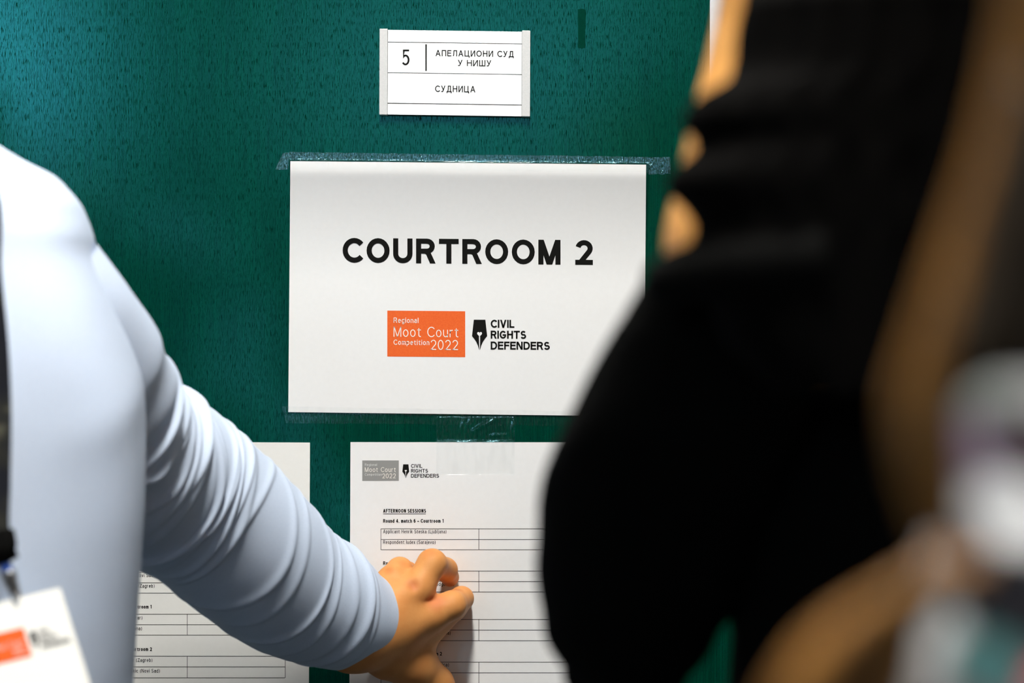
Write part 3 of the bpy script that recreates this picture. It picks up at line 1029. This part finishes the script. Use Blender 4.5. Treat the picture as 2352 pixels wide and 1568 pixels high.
creased('wide creased clear tape holding the top of the schedule sheet with the grey logo')
M_old = noisy(mat('old_tape_mark', (0.0004, 0.03, 0.02), 0.9, 0.02), 300, (0.0003, 0.030, 0.019), (0.0005, 0.040, 0.025))
tape([(1327, 22), (1336, 20), (1345, 22)], [(1328, 110), (1336, 111), (1344, 110)], lambda x, y: 0.0001, M_old, 'old dull tape patch on the bare door right of the number plate')

# ------------------------------------------------------------------ person in the light blue shirt, hand on the sheet
man = empty('person', (-0.37, -0.40, 0.0))
tag(man, 'person in a light blue shirt at the left, arm stretched back to the schedule sheet', 'person')

# sleeve outline read across the arm: upper edge, lower edge, depth
SL = [((215, 545), (20, 640), 1.20), ((290, 640), (40, 800), 1.22), ((338, 715), (50, 930), 1.25), ((362, 800), (70, 1060), 1.29),
      ((402, 880), (130, 1190), 1.335), ((470, 925), (250, 1275), 1.385), ((560, 1003), (370, 1335), 1.42), ((645, 1095), (480, 1420), 1.45),
      ((715, 1185), (585, 1490), 1.48), ((775, 1235), (680, 1523), 1.502), ((830, 1290), (765, 1540), 1.522), ((872, 1328), (843, 1534), 1.540)]
rows = []
for U_, L_, d in SL:
    u3, l3 = np.array(P(*U_, d)), np.array(P(*L_, d))
    rows.append(np.concatenate([(u3 + l3) / 2, u3 - l3]))
NR = 420
G = catmull(rows, NR)
C, Wd = G[:, :3], G[:, 3:]
T = np.gradient(C, axis=0); T /= np.linalg.norm(T, axis=1)[:, None]
rad = np.linalg.norm(Wd, axis=1) / 2
Wn = Wd - (Wd * T).sum(1)[:, None] * T; Wn /= np.linalg.norm(Wn, axis=1)[:, None]
Vn = np.cross(T, Wn)
if Vn[:, 1].mean() > 0:
    Vn = -Vn                                                  # points to the camera
folds = []
for i in range(18):
    folds.append((0.28 + 0.29 * (i / 18) ** 1.1 + random.uniform(-.007, .007), random.choice((.016, .032, .055)) * (1.35 - 0.9 * i / 26), random.uniform(.0045, .0095), random.uniform(-.03, .05), random.uniform(-.3, .6)))
folds += [(0.605, .030, .006, .04, .3), (0.645, .022, .006, .03, .1), (0.695, .034, .006, .05, .3), (0.745, .020, .008, .03, .2),
          (0.845, .062, .012, .03, .3), (0.872, .018, .010, .03, .2), (0.80, .020, .010, .03, .2),
          (0.18, .05, .03, -.02, 0.2), (0.25, .06, .02, -.05, 0.2), (0.285, .05, .014, .04, 0.2)]


def sleeve_disp(s, th):
    R = np.ones((s.shape[0], th.shape[1]))
    for (c0, a, w, sl_, ph) in folds:
        x = (s - c0 - sl_ * np.sin(th - 0.6) * 0.6 + 0.012 * np.sin(2 * th + ph * 5)) / w
        ridge = np.where(x > 0, np.exp(-(x / 0.55) ** 2), np.exp(-(x / 1.35) ** 2))     # steep on one side
        mask = np.clip(0.35 + 0.65 * np.cos(th - 1.2 - ph), 0.05, 1)
        R += a * ridge * mask
    return R - 0.02


V = loft_grid(C, Wn * rad[:, None], Vn * rad[:, None], 96, sleeve_disp)
sleeveV = V.reshape(-1, 3); sleeveF = grid_faces(NR, 96)
# turned-in end of the cuff
inner = []
for k, (sc_, back) in enumerate(((0.985, -0.0005), (0.95, 0.0), (0.94, 0.03))):
    Cc = C[-1] - T[-1] * back
    inner.append(Cc + (V[-1] - C[-1]) * sc_)
inner = np.array(inner)
innerV = np.concatenate([V[-1][None], inner]).reshape(-1, 3)
innerF = grid_faces(4, 96)

# trunk of the shirt: rows of (photo y, right outline, half depth)
TR_ = [(262, -70, .050), (300, -45, .055), (335, 0, .062), (368, 55, .070), (400, 118, .078), (430, 149, .084), (465, 177, .088), (500, 192, .092), (540, 204, .096),
       (600, 217, .100), (700, 258, .106), (800, 296, .110), (880, 320, .112), (960, 328, .114), (1060, 331, .115), (1180, 329, .116), (1290, 321, .117),
       (1400, 311, .118), (1500, 302, .119), (1600, 294, .120), (1800, 288, .120), (2300, 290, .12), (2900, 290, .118), (3300, 285, .115)]
TD = 1.195
cx = P(-255, 0, TD).x
rows = []
for py, pr, hd in TR_:
    p = P(pr, py, TD)
    cc = cx - .075 * max(0.0, min(1.0, (520 - py) / 240.0))     # leaning towards the neck
    rows.append([cc, TD - CAM_D, p.z, p.x - cc, hd])
G2 = catmull(rows, 240)
Ct = G2[:, :3]
ux = np.zeros((240, 3)); ux[:, 0] = G2[:, 3]
vy = np.zeros((240, 3)); vy[:, 1] = -G2[:, 4]


def trunk_disp(s, th):
    R = np.ones((s.shape[0], th.shape[1]))
    R += 0.012 * np.sin(7 * th + 9 * s) * np.clip((s - .25) * 3, 0, 1)
    for (s0, t0, a, ws, wt) in ((.36, .35, .006, .04, .35), (.44, .5, .010, .05, .3), (.56, .3, .012, .03, .4), (.24, .55, -.010, .05, .16), (.30, .62, -.012, .05, .12)):
        R += a * np.exp(-((s - s0 - .06 * (th - t0)) / ws) ** 2 - ((th - t0) / wt) ** 2)
    return R


Vt = loft_grid(Ct, ux, vy, 96, trunk_disp, power=2.3).reshape(-1, 3)
shirt = merge('shirt', [(sleeveV, sleeveF), (innerV, innerF), (Vt, grid_faces(240, 96))], M_shirt, man)
# other sleeve, hanging at his right side
merge('sleeve', [tube(None, [(cx - .15, TD - CAM_D, 1.50), (cx - .20, TD - CAM_D, 1.35), (cx - .215, TD - CAM_D - .01, 1.20), (cx - .20, TD - CAM_D - .06, .98), (cx - .19, TD - CAM_D - .09, .90)],
                      [.06, .06, .055, .047, .044], None, ns=24, n=60)], M_shirt, shirt)
# collar
col = []
for k in range(25):
    a = math.radians(-160 + 320 * k / 24)
    col.append(a)
V, F = [], []
for j, (rr, zz) in enumerate(((.064, 1.545), (.060, 1.580), (.065, 1.588), (.078, 1.545))):
    for a in col:
        V.append((cx - .085 + rr * math.sin(a), TD - CAM_D + rr * math.cos(a), zz))
for j in range(3):
    for k in range(24):
        F.append((j * 25 + k, j * 25 + k + 1, (j + 1) * 25 + k + 1, (j + 1) * 25 + k))
keep(mesh('collar', V, F, M_shirt, None, True), shirt)
thr = tube('loose_thread', [P(668, 1488, 1.46), P(684, 1493, 1.46), P(690, 1500, 1.46), P(684, 1506, 1.46)], [.0004] * 4, M_shirt, None, 6, 16)
keep(thr, shirt)

# body: one surface from the head to the finger tips
hx, hy, hz = (P(860, 1500, 1.5), P(1060, 1260, 1.6), None)
Fm = Field(axis(-0.80, 0.02, .008, (-0.135, -0.018), .0011), axis(-0.56, 0.004, .008, (-0.095, 0.002), .0012), axis(0.84, 1.90, .009, (1.135, 1.290), .0011))
tz = 1.60
neck = Vector((cx, TD - CAM_D, tz))
nx = cx - .225                                            # he leans: neck and head sit outside the frame
q1 = head_into(Fm, (nx - .012, TD - CAM_D - .015, tz + .060), math.radians(15))
Fm.cone((cx - .03, TD - CAM_D + .005, 1.46), (cx - .085, TD - CAM_D, tz - .035), .055, .052, .02)
Fm.cone((cx - .085, TD - CAM_D, tz - .035), (nx, TD - CAM_D, tz + .01), .052, .050, .02)
Fm.cone((cx, TD - CAM_D, 1.50), (cx, TD - CAM_D, 1.05), .085, .085, .03)
Fm.cone((cx, TD - CAM_D, 1.50), C[48], .05, .035, .03)
Fm.chain([C[48], C[178], C[242], C[347]], [.035, .036, .036, .030], .02)
Fm.cone((cx, TD - CAM_D, 1.50), (cx - .15, TD - CAM_D, 1.48), .05, .035, .03)
Fm.chain([(cx - .15, TD - CAM_D, 1.48), (cx - .21, TD - CAM_D, 1.20), (cx - .19, TD - CAM_D - .09, .93)], [.04, .035, .028], .02)
Fm.ell((cx - .187, TD - CAM_D - .10, .885), (.025, .03, .045), .01)
# left hand -- back of the hand to the camera, finger tips on the paper
wr = P(812, 1452, 1.520)
hand = {
    'i': [P(992, 1408, 1.543), P(1038, 1389, 1.545), P(1060, 1374, 1.572), P(1063, 1377, 1.590)],
    'm': [P(960, 1350, 1.538), P(992, 1294, 1.546), P(1023, 1308, 1.572), P(1033, 1325, 1.590)],
    'r': [P(903, 1334, 1.544), P(918, 1310, 1.555), P(934, 1316, 1.580), P(934, 1340, 1.592)],
    'p': [P(884, 1352, 1.558), P(899, 1330, 1.570), P(905, 1330, 1.585), P(908, 1350, 1.592)],
}
hr = {'i': (.0140, .0108, .0092, .0078), 'm': (.0128, .0112, .0092, .0078), 'r': (.0128, .0102, .0090, .0072), 'p': (.0105, .0088, .0075, .0065)}
for key in 'pirm':
    pts, rr = hand[key], hr[key]
    Fm.cone(wr, pts[0], .024, rr[0] * 0.98, .008)             # metacarpal in the back of the hand
    F_k = .0045
    Fm.chain(pts, rr, F_k)
Fm.cone(wr, P(880, 1455, 1.545), .027, .028, .02)
Fm.ell(P(905, 1430, 1.554), (.032, .017, .030), .014)
th_ = [P(897, 1502, 1.550), P(948, 1522, 1.560), P(1002, 1570, 1.572), P(1050, 1640, 1.590)]
Fm.chain(th_, [.0215, .0180, .0125, .0085], .010)
Fm.cone(P(972, 1448, 1.562), P(1036, 1398, 1.560), .0158, .0112, .008)   # web between thumb and index
# knuckle dimples and finger creases
Fm.dent(P(892, 1304, 1.531), .0040, .0016)
Fm.dent(P(949, 1345, 1.526), .0044, .0019)
Fm.dent(P(995, 1379, 1.532), (.011, .004, .0022), .0012)
Fm.dent(P(992, 1272, 1.538), (.006, .004, .002), .0006)
Fm.dent(P(1052, 1358, 1.556), (.004, .004, .0025), .0008)
Vb, Qb = Fm.nets()
body1 = npmesh('body', Vb, Qb, M_skin, None); keep(body1, man)
# finger nails
def nail(c, n_, up, w, h, parent):
    n_ = Vector(n_).normalized(); up = (Vector(up) - Vector(up).dot(n_) * n_).normalized(); sd = up.cross(n_)
    V, F = [], []
    for j in range(7):
        for i in range(9):
            a = (i / 8 - .5) * 2; t = (j / 6 - .5) * 2
            taper = math.sqrt(max(0, 1 - max(0, abs(t) - .35) ** 2 / .42 ** 2 * .55))
            V.append(Vector(c) + sd * (a * w * taper) + up * (t * h) - n_ * (a * a * w * .45))
    for j in range(6):
        for i in range(8):
            F.append((j * 9 + i, j * 9 + i + 1, (j + 1) * 9 + i + 1, (j + 1) * 9 + i))
    o = mesh('finger_nail', V, F, M_nail, None, True)
    so = o.modifiers.new('t', 'SOLIDIFY'); so.thickness = 0.0005
    keep(o, parent)


M_nail = mat('nail', (0.80, 0.50, 0.34), 0.3, 0.5)
nail(P(1073, 1356, 1.577), (0.75, -0.35, 0.55), (0.15, 0.95, 0.1), .0052, .0062, body1)
# hair, trousers, shoes
Fh = Field(axis(nx - .14, nx + .12, .004), axis(TD - CAM_D - .14, TD - CAM_D + .12, .004), axis(tz - .06, tz + .20, .004))
Fh.ell((nx - .012, TD - CAM_D, tz + .080), (.084, .098, .092), .01)
Fh.dent(q1(0, -.085, -.02), (.07, .05, .075), .06)
Vh, Qh = Fh.nets()
hair1 = npmesh('hair', Vh, Qh, M_darkbrown); keep(hair1, man)
eyes(q1, body1)


def legs(parent, x, y, top_z, half, m=M_trouser, ang=0.0):
    parts = []
    ca, sa = math.cos(ang), math.sin(ang)
    for sx in (-1, 1):
        ox, oy = sx * half * ca, sx * half * sa
        parts.append(tube(None, [(x + ox * .75, y + oy * .75, top_z), (x + ox * .85, y + oy * .85, top_z - .18), (x + ox, y + oy, .50), (x + ox, y + oy, .10), (x + ox, y + oy, .05)],
                          [half * 1.0, half * 1.0, half * .72, half * .62, half * .62], None, ns=20, n=40))
    merge('trousers', parts, m, parent)
    for sx in (-1, 1):
        ox, oy = sx * half * ca, sx * half * sa
        fx, fy = sa * 1.0, -ca * 1.0
        v_, f_ = tube(None, [(x + ox - fx * .08, y + oy - fy * .08, .045), (x + ox, y + oy, .05), (x + ox + fx * .09, y + oy + fy * .09, .040), (x + ox + fx * .17, y + oy + fy * .17, .030)],
                      [.034, .044, .042, .022], None, ns=16, n=30)
        v_ = [(p[0], p[1], max(p[2], 0.0)) for p in v_]
        merge('shoe', [(v_, f_)], M_shoe, parent)


legs(man, cx, TD - CAM_D, .93, .085)

# ------------------------------------------------------------------ name badge on a lanyard
badge = empty('name_badge', P(60, 1500, 1.04))
tag(badge, 'ivory name badge with orange logo on a dark lanyard over the blue shirt', 'name badge')


def ribbon(name, pts, halfw, m, parent, th=0.0012, n_=60):
    A = catmull([list(p) for p in pts], n_)
    Tn = np.gradient(A, axis=0); Tn /= np.linalg.norm(Tn, axis=1)[:, None]
    side = np.cross(Tn, np.array([0, -1.0, 0])); side /= np.linalg.norm(side, axis=1)[:, None]
    nn = np.cross(side, Tn)
    V, F = [], []
    for i in range(n_):
        for (a, b_) in ((-1, -1), (1, -1), (1, 1), (-1, 1)):
            V.append(A[i] + side[i] * halfw * a + nn[i] * th * b_ * .5)
    for i in range(n_ - 1):
        for k in range(4):
            F.append((i * 4 + k, i * 4 + (k + 1) % 4, i * 4 + 4 + (k + 1) % 4, i * 4 + 4 + k))
    F += [(3, 2, 1, 0), tuple((n_ - 1) * 4 + k for k in range(4))]
    o = mesh(name, V, F, m); keep(o, parent)
    return o


ribbon('strap', [(-.368, -.472, 1.590), P(-130, 350, 1.085), P(-46, 450, 1.072), P(-40, 620, 1.068), P(-24, 800, 1.064), P(-18, 950, 1.06), P(-20, 1100, 1.056), P(-22, 1220, 1.052), P(2, 1296, 1.048)], .0105, M_strap, badge)
ribbon('strap', [(-.560, -.505, 1.575), (-.525, -.512, 1.545), (-.470, -.522, 1.510), P(-330, 560, 1.07), P(-150, 800, 1.064), P(-90, 1050, 1.058), P(-30, 1230, 1.054), P(4, 1296, 1.050)], .0105, M_strap, badge)
tube('strap_end', [P(-6, 1225, 1.048), P(2, 1262, 1.046), P(12, 1292, 1.046)], [.0095, .0090, .0050], M_blackcloth, badge, 12, 16)
cl = tube('clip', [P(8, 1290, 1.045), P(14, 1303, 1.045), P(18, 1318, 1.045)], [.0028, .0034, .0026], M_blueclip, badge, 12, 16)
cl['label'] = 'blue plastic clip body'
hk = tube('hook', [P(18, 1312, 1.045), P(24, 1335, 1.045), P(34, 1362, 1.045), P(42, 1392, 1.043), P(38, 1410, 1.042)], [.0044, .0040, .0032, .0026, .0016], M_metal, badge, 10, 30)
cTR = P(137, 1349, 1.04)
ex = (P(137, 1349, 1.04) - P(-70, 1399, 1.045)).normalized()
ey = (P(205, 1568, 1.018) - P(137, 1349, 1.04)).normalized()
ez = ex.cross(ey).normalized()
if ez.y > 0: ez = -ez
cw, ch_ = .052, .086


def onbadge(r, d, lift=0.0):
    return cTR - ex * r + ey * d + ez * lift


V = [onbadge(r, d, l_) for l_ in (0.0, -0.0012) for (r, d) in ((cw, 0), (0, 0), (0, ch_), (cw, ch_))]
card = mesh('card', V, [(0, 3, 2, 1), (4, 5, 6, 7), (0, 1, 5, 4), (1, 2, 6, 5), (2, 3, 7, 6), (3, 0, 4, 7)], M_card); keep(card, badge)


def badge_quads(name, rects, m, parent, lift):
    V, F = [], []
    for (r0, d0, r1, d1) in rects:
        b0 = len(V); V += [onbadge(r0, d0, lift), onbadge(r1, d0, lift), onbadge(r1, d1, lift), onbadge(r0, d1, lift)]
        F.append((b0, b0 + 3, b0 + 2, b0 + 1))
    o = mesh(name, V, F, m); keep(o, parent)
    return o


bo = badge_quads('orange_logo_box', [(.0470, .0175, .0258, .0345)], M_orange, card, 0.0002)
surfB = lambda px, py, lift: tuple(onbadge(.0470 - (px - 889.5) * .0212 / 179, .0175 + (py - 713) * .0170 / 105, lift + .0001))
text('logo_lettering', 'Moot Court', 904, 773, 23.5, 1.9, M_whiteprint, bo, surfB, x1=1053, gap=4.0, lift=0.0003)
text('logo_lettering', '2022', 989, 803, 23, 2.0, M_whiteprint, bo, surfB, x1=1052, gap=3.6, lift=0.0003)
nib('pen_nib_emblem', 1101.5, 734, 68.5, M_ink, card, surfB, M_card)
for s_, x1_, bs in (('CIVIL', 1181.5, 752.5), ('RIGHTS', 1208.5, 777.5), ('DEFENDERS', 1263, 802.5)):
    text('logo_lettering', s_, 1127, bs, 18.5, 3.4, M_ink, card, surfB, x1=x1_, gap=2.2)

# ------------------------------------------------------------------ person in black, elbow bent, seen from behind
DB = 0.74
wb = empty('person', (0.20, -0.86, 0.0))
tag(wb, 'person in a black jacket with black hair, bent elbow covering the middle right', 'person')
kx = 0.70 / FPX
# jacket sleeve: outer edge, inner edge, depth
JS = [((1600, 575), (2000, 560), .70), ((1500, 618), (1930, 690), .70), ((1400, 775), (1860, 940), .72), ((1296, 965), (1800, 1120), .745), ((1238, 1130), (1750, 1250), .77),
      ((1229, 1270), (1710, 1370), .785), ((1238, 1390), (1662, 1440), .80), ((1254, 1470), (1620, 1510), .806), ((1300, 1545), (1560, 1575), .81), ((1370, 1600), (1490, 1615), .812)]
rows = []
for U_, L_, d in JS:
    u3, l3 = np.array(P(*U_, d)), np.array(P(*L_, d))
    rows.append(np.concatenate([(u3 + l3) / 2, u3 - l3]))
GJ = catmull(rows, 120)
CJ, WJ = GJ[:, :3], GJ[:, 3:]
rj = np.linalg.norm(WJ, axis=1) / 2
Wj = WJ / np.linalg.norm(WJ, axis=1)[:, None]
Vj = np.zeros_like(Wj); Vj[:, 1] = -1
jd = lambda s, th: 1 + 0.012 * np.sin(34 * s + 3 * np.sin(th)) * (s > .2) - 0.008
armV = loft_grid(CJ, Wj * rj[:, None], Vj * (rj * .85)[:, None], 48, jd).reshape(-1, 3)
armV, armF = cap(armV, grid_faces(120, 48), 0, 119 * 48, 48)
# forearm folds back up in front of the chest, hidden from here
eb = CJ[104]
fore = tube(None, [eb, P(1480, 1330, .87), P(1600, 1080, .93), P(1760, 820, .97)], [.026, .034, .032, .028], None, ns=24, n=40)
tz2 = lambda py, d=DB: P(0, py, d).z
collar2 = tube(None, [P(1530, 650, .665), P(1590, 628, .650), P(1720, 612, .635), P(1900, 600, .63)], [.009, .010, .012, .014], None, ns=16, n=30)
tr2 = [(470, 1900, 2300, .05), (540, 1800, 2420, .055), (600, 1660, 2640, .065), (680, 1600, 2800, .075), (900, 1610, 2850, .09), (1200, 1660, 2830, .10), (1440, 1683, 2810, .10), (1568, 1680, 2800, .10),
       (2200, 1640, 2830, .105), (3200, 1600, 2880, .11), (4100, 1580, 2900, .11)]
rows = []
for py, pl, pr, hd in tr2:
    a, b_ = P(pl, py, .80), P(pr, py, .80)
    rows.append([(a.x + b_.x) / 2, .80 - CAM_D, a.z, (b_.x - a.x) / 2, hd])
G3 = catmull(rows, 120)
u3 = np.zeros((120, 3)); u3[:, 0] = G3[:, 3]; v3 = np.zeros((120, 3)); v3[:, 1] = -G3[:, 4]
trV = loft_grid(G3[:, :3], u3, v3, 64, None, 2.3).reshape(-1, 3)
# far sleeve
bx = G3[40, 0]
far = tube(None, [(bx + .17, -.80, 1.45), (bx + .20, -.80, 1.25), (bx + .20, -.76, 1.05), (bx + .17, -.66, .95)], [.062, .058, .052, .042], None, ns=24, n=40)
jacket = merge('jacket', [(armV, armF), fore, collar2, (trV, grid_faces(120, 64)), far], M_blackcloth, wb)
# body with neck, jaw and head; the left outline of the neck is what shows past the hair
NK = [(1512, 640, .056), (1528, 580, .055), (1546, 520, .054), (1566, 440, .053), (1585, 340, .052), (1608, 260, .051), (1631, 195, .050), (1637, 130, .049), (1660, 75, .046), (1742, 15, .043), (1815, -50, .044), (1910, -160, .046)]
pts = [P(x + r * FPX / .74, y, .74) for x, y, r in NK]
pts[0] = P(1512 + .05 * FPX / .80, 640, .80)
hc = Vector(P(2200, -660, .71))
Fb = Field(axis(0.02, 0.42, .0035), axis(-1.03, -0.55, .0045), axis(1.10, 1.84, .0035))
Fb.chain(pts, [.044] + [r for _, _, r in NK[1:]], .004)
Fb.cone(pts[-1], hc, .05, .06, .02)
q2 = head_into(Fb, hc, math.radians(215))
Fb.cone(pts[0], P(1950, 800, .88), .035, .03, .005)
Fb.cone(P(1760, 820, .97), P(1840, 690, .98), .024, .022, .01)
hp = P(1880, 620, .985)
Fb.ell(hp, (.036, .02, .042), .01)
for k, a in enumerate((-.030, -.011, .009, .028)):
    b0 = hp + Vector((a, 0, .03)); Fb.chain([b0, b0 + Vector((0, -.008, .034)), b0 + Vector((0, -.028, .030)), b0 + Vector((0, -.034, .008))], [.0095, .0085, .008, .0072], .004)
Fb.chain([hp + Vector((.03, 0, -.02)), hp + Vector((.052, -.01, .012)), hp + Vector((.048, -.02, .04))], [.013, .010, .008], .005)
Fb.cone((bx + .17, -.66, .95), (bx + .16, -.62, .92), .025, .02, .01)
Vb, Qb = Fb.nets()
body2 = npmesh('body', Vb, Qb, M_skin2); keep(body2, wb)
eyes(q2, body2)
# black hair: left outline row by row
HL = [(-900, 2000, 2350), (-780, 1900, 2500), (-600, 1850, 2560), (-400, 1810, 2560), (-200, 1770, 2540), (-60, 1735, 2500), (10, 1706, 2470), (70, 1692, 2440), (140, 1686, 2420), (185, 1668, 2405), (222, 1606, 2395),
      (255, 1576, 2385), (285, 1566, 2380), (315, 1592, 2370), (345, 1596, 2360), (375, 1562, 2350), (405, 1534, 2340), (440, 1532, 2330), (475, 1568, 2320), (515, 1594, 2310), (545, 1590, 2300), (580, 1570, 2280),
      (640, 1600, 2260), (800, 1680, 2200), (900, 1780, 2100)]
rows = []
for py, pl, pr in HL:
    a, b_ = P(pl, py, .655), P(pr, py, .655)
    hd = .05 if py < 0 else .035
    rows.append([(a.x + b_.x) / 2, .655 - CAM_D + (.02 if py < 0 else 0.0), a.z, (b_.x - a.x) / 2, hd])
G4 = catmull(rows, 200)
u4 = np.zeros((200, 3)); u4[:, 0] = G4[:, 3]; v4 = np.zeros((200, 3)); v4[:, 1] = -G4[:, 4]
hd4 = lambda s, th: 1 + 0.02 * np.sin(24 * th + 6 * s) * np.sin(th) ** 2
hv = loft_grid(G4[:, :3], u4, v4, 96, hd4, 2.4).reshape(-1, 3)
hv, hf = cap(hv, grid_faces(200, 96), 0, 199 * 96, 96)
Fc = Field(axis(.03, .30, .004), axis(-1.03, -.74, .004), axis(1.59, 1.84, .004))
Fc.ell(hc + Vector((0, -.005, .018)), (.086, .104, .100), .01)
Fc.dent(q2(0, -.085, -.02), (.07, .05, .085), .06)
Vc, Qc = Fc.nets()
merge('hair', [(hv, hf), (Vc, Qc)], M_blackhair, wb)
legs(wb, bx, -.80, .92, .085, M_trouser, math.pi)

# ------------------------------------------------------------------ nearest person, brown hair and printed blouse
DN = 0.31
wn = empty('person', (0.25, -1.28, 0.0))
tag(wn, 'person with long brown hair and a printed blouse, closest at the right edge', 'person')
bl = [(860, 2290, .02), (900, 2225, .035), (960, 2190, .045), (1060, 2172, .055), (1160, 2160, .06), (1260, 2135, .065), (1400, 2095, .07), (1568, 2052, .075), (2000, 2000, .08), (3500, 2000, .10), (7000, 1900, .11), (9500, 1850, .11)]
rows = []
for py, pl, hd in bl:
    a = P(pl, py, DN + .05)
    x1_ = .44 if py > 950 else .36
    rows.append([(a.x + x1_) / 2, DN + .05 - CAM_D, a.z, (x1_ - a.x) / 2, hd])
G5 = catmull(rows, 120)
u5 = np.zeros((120, 3)); u5[:, 0] = G5[:, 3]; v5 = np.zeros((120, 3)); v5[:, 1] = -G5[:, 4]
bv, bf = cap(loft_grid(G5[:, :3], u5, v5, 64, None, 2.2).reshape(-1, 3), grid_faces(120, 64), 0, 119 * 64, 64)
far3 = tube(None, [(.41, -1.27, 1.42), (.46, -1.27, 1.25), (.46, -1.23, 1.05), (.44, -1.15, .95)], [.05, .048, .042, .036], None, ns=20, n=40)
blouse = merge('blouse', [(bv, bf), far3], M_blouse, wn)
n, l, b = nt(M_blouse)
geo = n.new('ShaderNodeTexCoord')
cur = n.new('ShaderNodeRGB'); cur.outputs[0].default_value = (0.17, 0.17, 0.175, 1); prev = cur.outputs[0]
spots = [((2270, 930), 110, (.12, .13, .125)), ((2225, 1050), 95, (.22, .17, .24)), ((2345, 1025), 70, (.02, .006, .014)), ((2310, 1170), 95, (.90, .92, .94)), ((2185, 1235), 80, (.10, .085, .10)),
         ((2150, 1330), 90, (.50, .50, .51)), ((2300, 1365), 120, (.008, .008, .012)), ((2110, 1450), 100, (.62, .62, .63)), ((2235, 1505), 75, (.06, .16, .16)), ((2375, 1540), 75, (.75, .10, .12)), ((2080, 1560), 80, (.60, .60, .61))]
for (px, py), r, colr in spots:
    c0 = P(px, py, .345)
    d_ = n.new('ShaderNodeVectorMath'); d_.operation = 'DISTANCE'
    mp = n.new('ShaderNodeMapping'); mp.inputs['Scale'].default_value = (1, 0, 1)
    l.new(geo.outputs['Object'], mp.inputs[0]); l.new(mp.outputs[0], d_.inputs[0])
    d_.inputs[1].default_value = (c0.x, 0, c0.z)
    r_ = r * .345 / FPX
    mr = n.new('ShaderNodeMapRange'); mr.inputs['From Min'].default_value = r_ * 1.05; mr.inputs['From Max'].default_value = r_ * .85
    mr.inputs['To Min'].default_value = 0; mr.inputs['To Max'].default_value = 1
    l.new(d_.outputs['Value'], mr.inputs['Value'])
    mx = n.new('ShaderNodeMix'); mx.data_type = 'RGBA'
    l.new(mr.outputs[0], mx.inputs[0]); l.new(prev, mx.inputs[6]); mx.inputs[7].default_value = (*colr, 1)
    prev = mx.outputs[2]
l.new(prev, b.inputs['Base Color'])
hc3 = Vector((.215, -1.27, 1.625))
Fn = Field(axis(.06, .46, .005), axis(-1.42, -1.08, .005), axis(1.2, 1.75, .005))
q3 = head_into(Fn, hc3, math.radians(190), .95)
Fn.cone((.222, -1.25, 1.37), (.215, -1.262, 1.56), .046, .048, .02)
Fn.cone((.225, -1.25, 1.36), (.24, -1.24, 1.22), .04, .04, .02)
Vb, Qb = Fn.nets()
body3 = npmesh('body', Vb, Qb, M_skin2); keep(body3, wn)
eyes(q3, body3, .95)


# hair of the nearest person: dark cap and strands, lighter wavy lock falling at the left
def lock(path, rad_, nstr, spread, seed):
    r_ = random.Random(seed); out = []
    for i in range(nstr):
        a = r_.uniform(0, 2 * math.pi); q_ = math.sqrt(r_.random()) * spread
        ph = r_.uniform(0, 6)
        pts_, rs = [], []
        for j, p in enumerate(path):
            t = j / (len(path) - 1)
            k_ = q_ * (.7 + .3 * math.sin(3 * t + ph))
            pts_.append(Vector(p) + Vector((math.cos(a + t) * k_, math.sin(a + t) * k_ * .8, math.sin(ph + 5 * t) * k_ * .2)))
            rs.append(rad_ * (1 if 0 < t < .85 else .6))
        out.append(tube(None, pts_, rs, None, ns=7, n=44))
    return out


capf = Field(axis(.08, .36, .005), axis(-1.42, -1.12, .005), axis(1.46, 1.78, .005))
capf.ell(hc3 + Vector((0, -.012, .012)), (.088, .100, .100), .01)
capf.ell(hc3 + Vector((0, -.05, -.07)), (.080, .055, .10), .03)
capf.dent(q3(0, -.09, -.02), (.065, .05, .08), .06)
Vh, Qh = capf.nets()
hair3 = npmesh('hair', Vh, Qh, M_darkbrown); keep(hair3, wn)
dk = []
for i in range(7):
    x_ = .128 + .022 * i
    dk += lock([(x_ + .02, -1.35, 1.62), (x_ + .008, -1.355, 1.55), (x_, -1.345, 1.48), (x_ - .004, -1.345, 1.44), (x_ + .004, -1.35, 1.40)], .0042, 9, .013, 20 + i)
dk += lock([P(2480, 200, DN - .02), P(2410, 500, DN - .02), P(2350, 700, DN - .02), P(2300, 800, DN - .02), P(2290, 860, DN - .02)], .0035, 12, .008, 40)
merge('hair_strands', dk, M_darkbrown, hair3)
ld = .30
lk = lock([P(2520, -500, ld), P(2400, -200, ld), P(2372, 30, ld), P(2335, 250, ld), P(2295, 420, ld), P(2248, 570, ld), P(2205, 700, ld), P(2165, 830, ld), P(2135, 930, ld), P(2138, 1050, ld), P(2155, 1150, ld), P(2180, 1230, ld)], .0022, 16, .0052, 3)
lk += lock([P(2215, 1300, ld + .01), P(2130, 1345, ld + .01), P(2025, 1400, ld + .01), P(1930, 1475, ld + .01), P(1865, 1570, ld + .01), P(1835, 1670, ld + .01), P(1860, 1760, ld + .01)], .0022, 14, .0046, 5)
lk += lock([P(2205, 1270, ld + .015), P(2140, 1360, ld + .015), P(2085, 1450, ld + .015), P(2060, 1560, ld + .015), P(2020, 1680, ld + .015)], .0020, 9, .0036, 6)
o = merge('hair_lock', lk, M_brownhair, hair3)
o['label'] = 'lighter brown wavy lock falling in front of the shoulder'
legs(wn, .26, DN + .05 - CAM_D, .90, .08, M_trouser, math.pi)
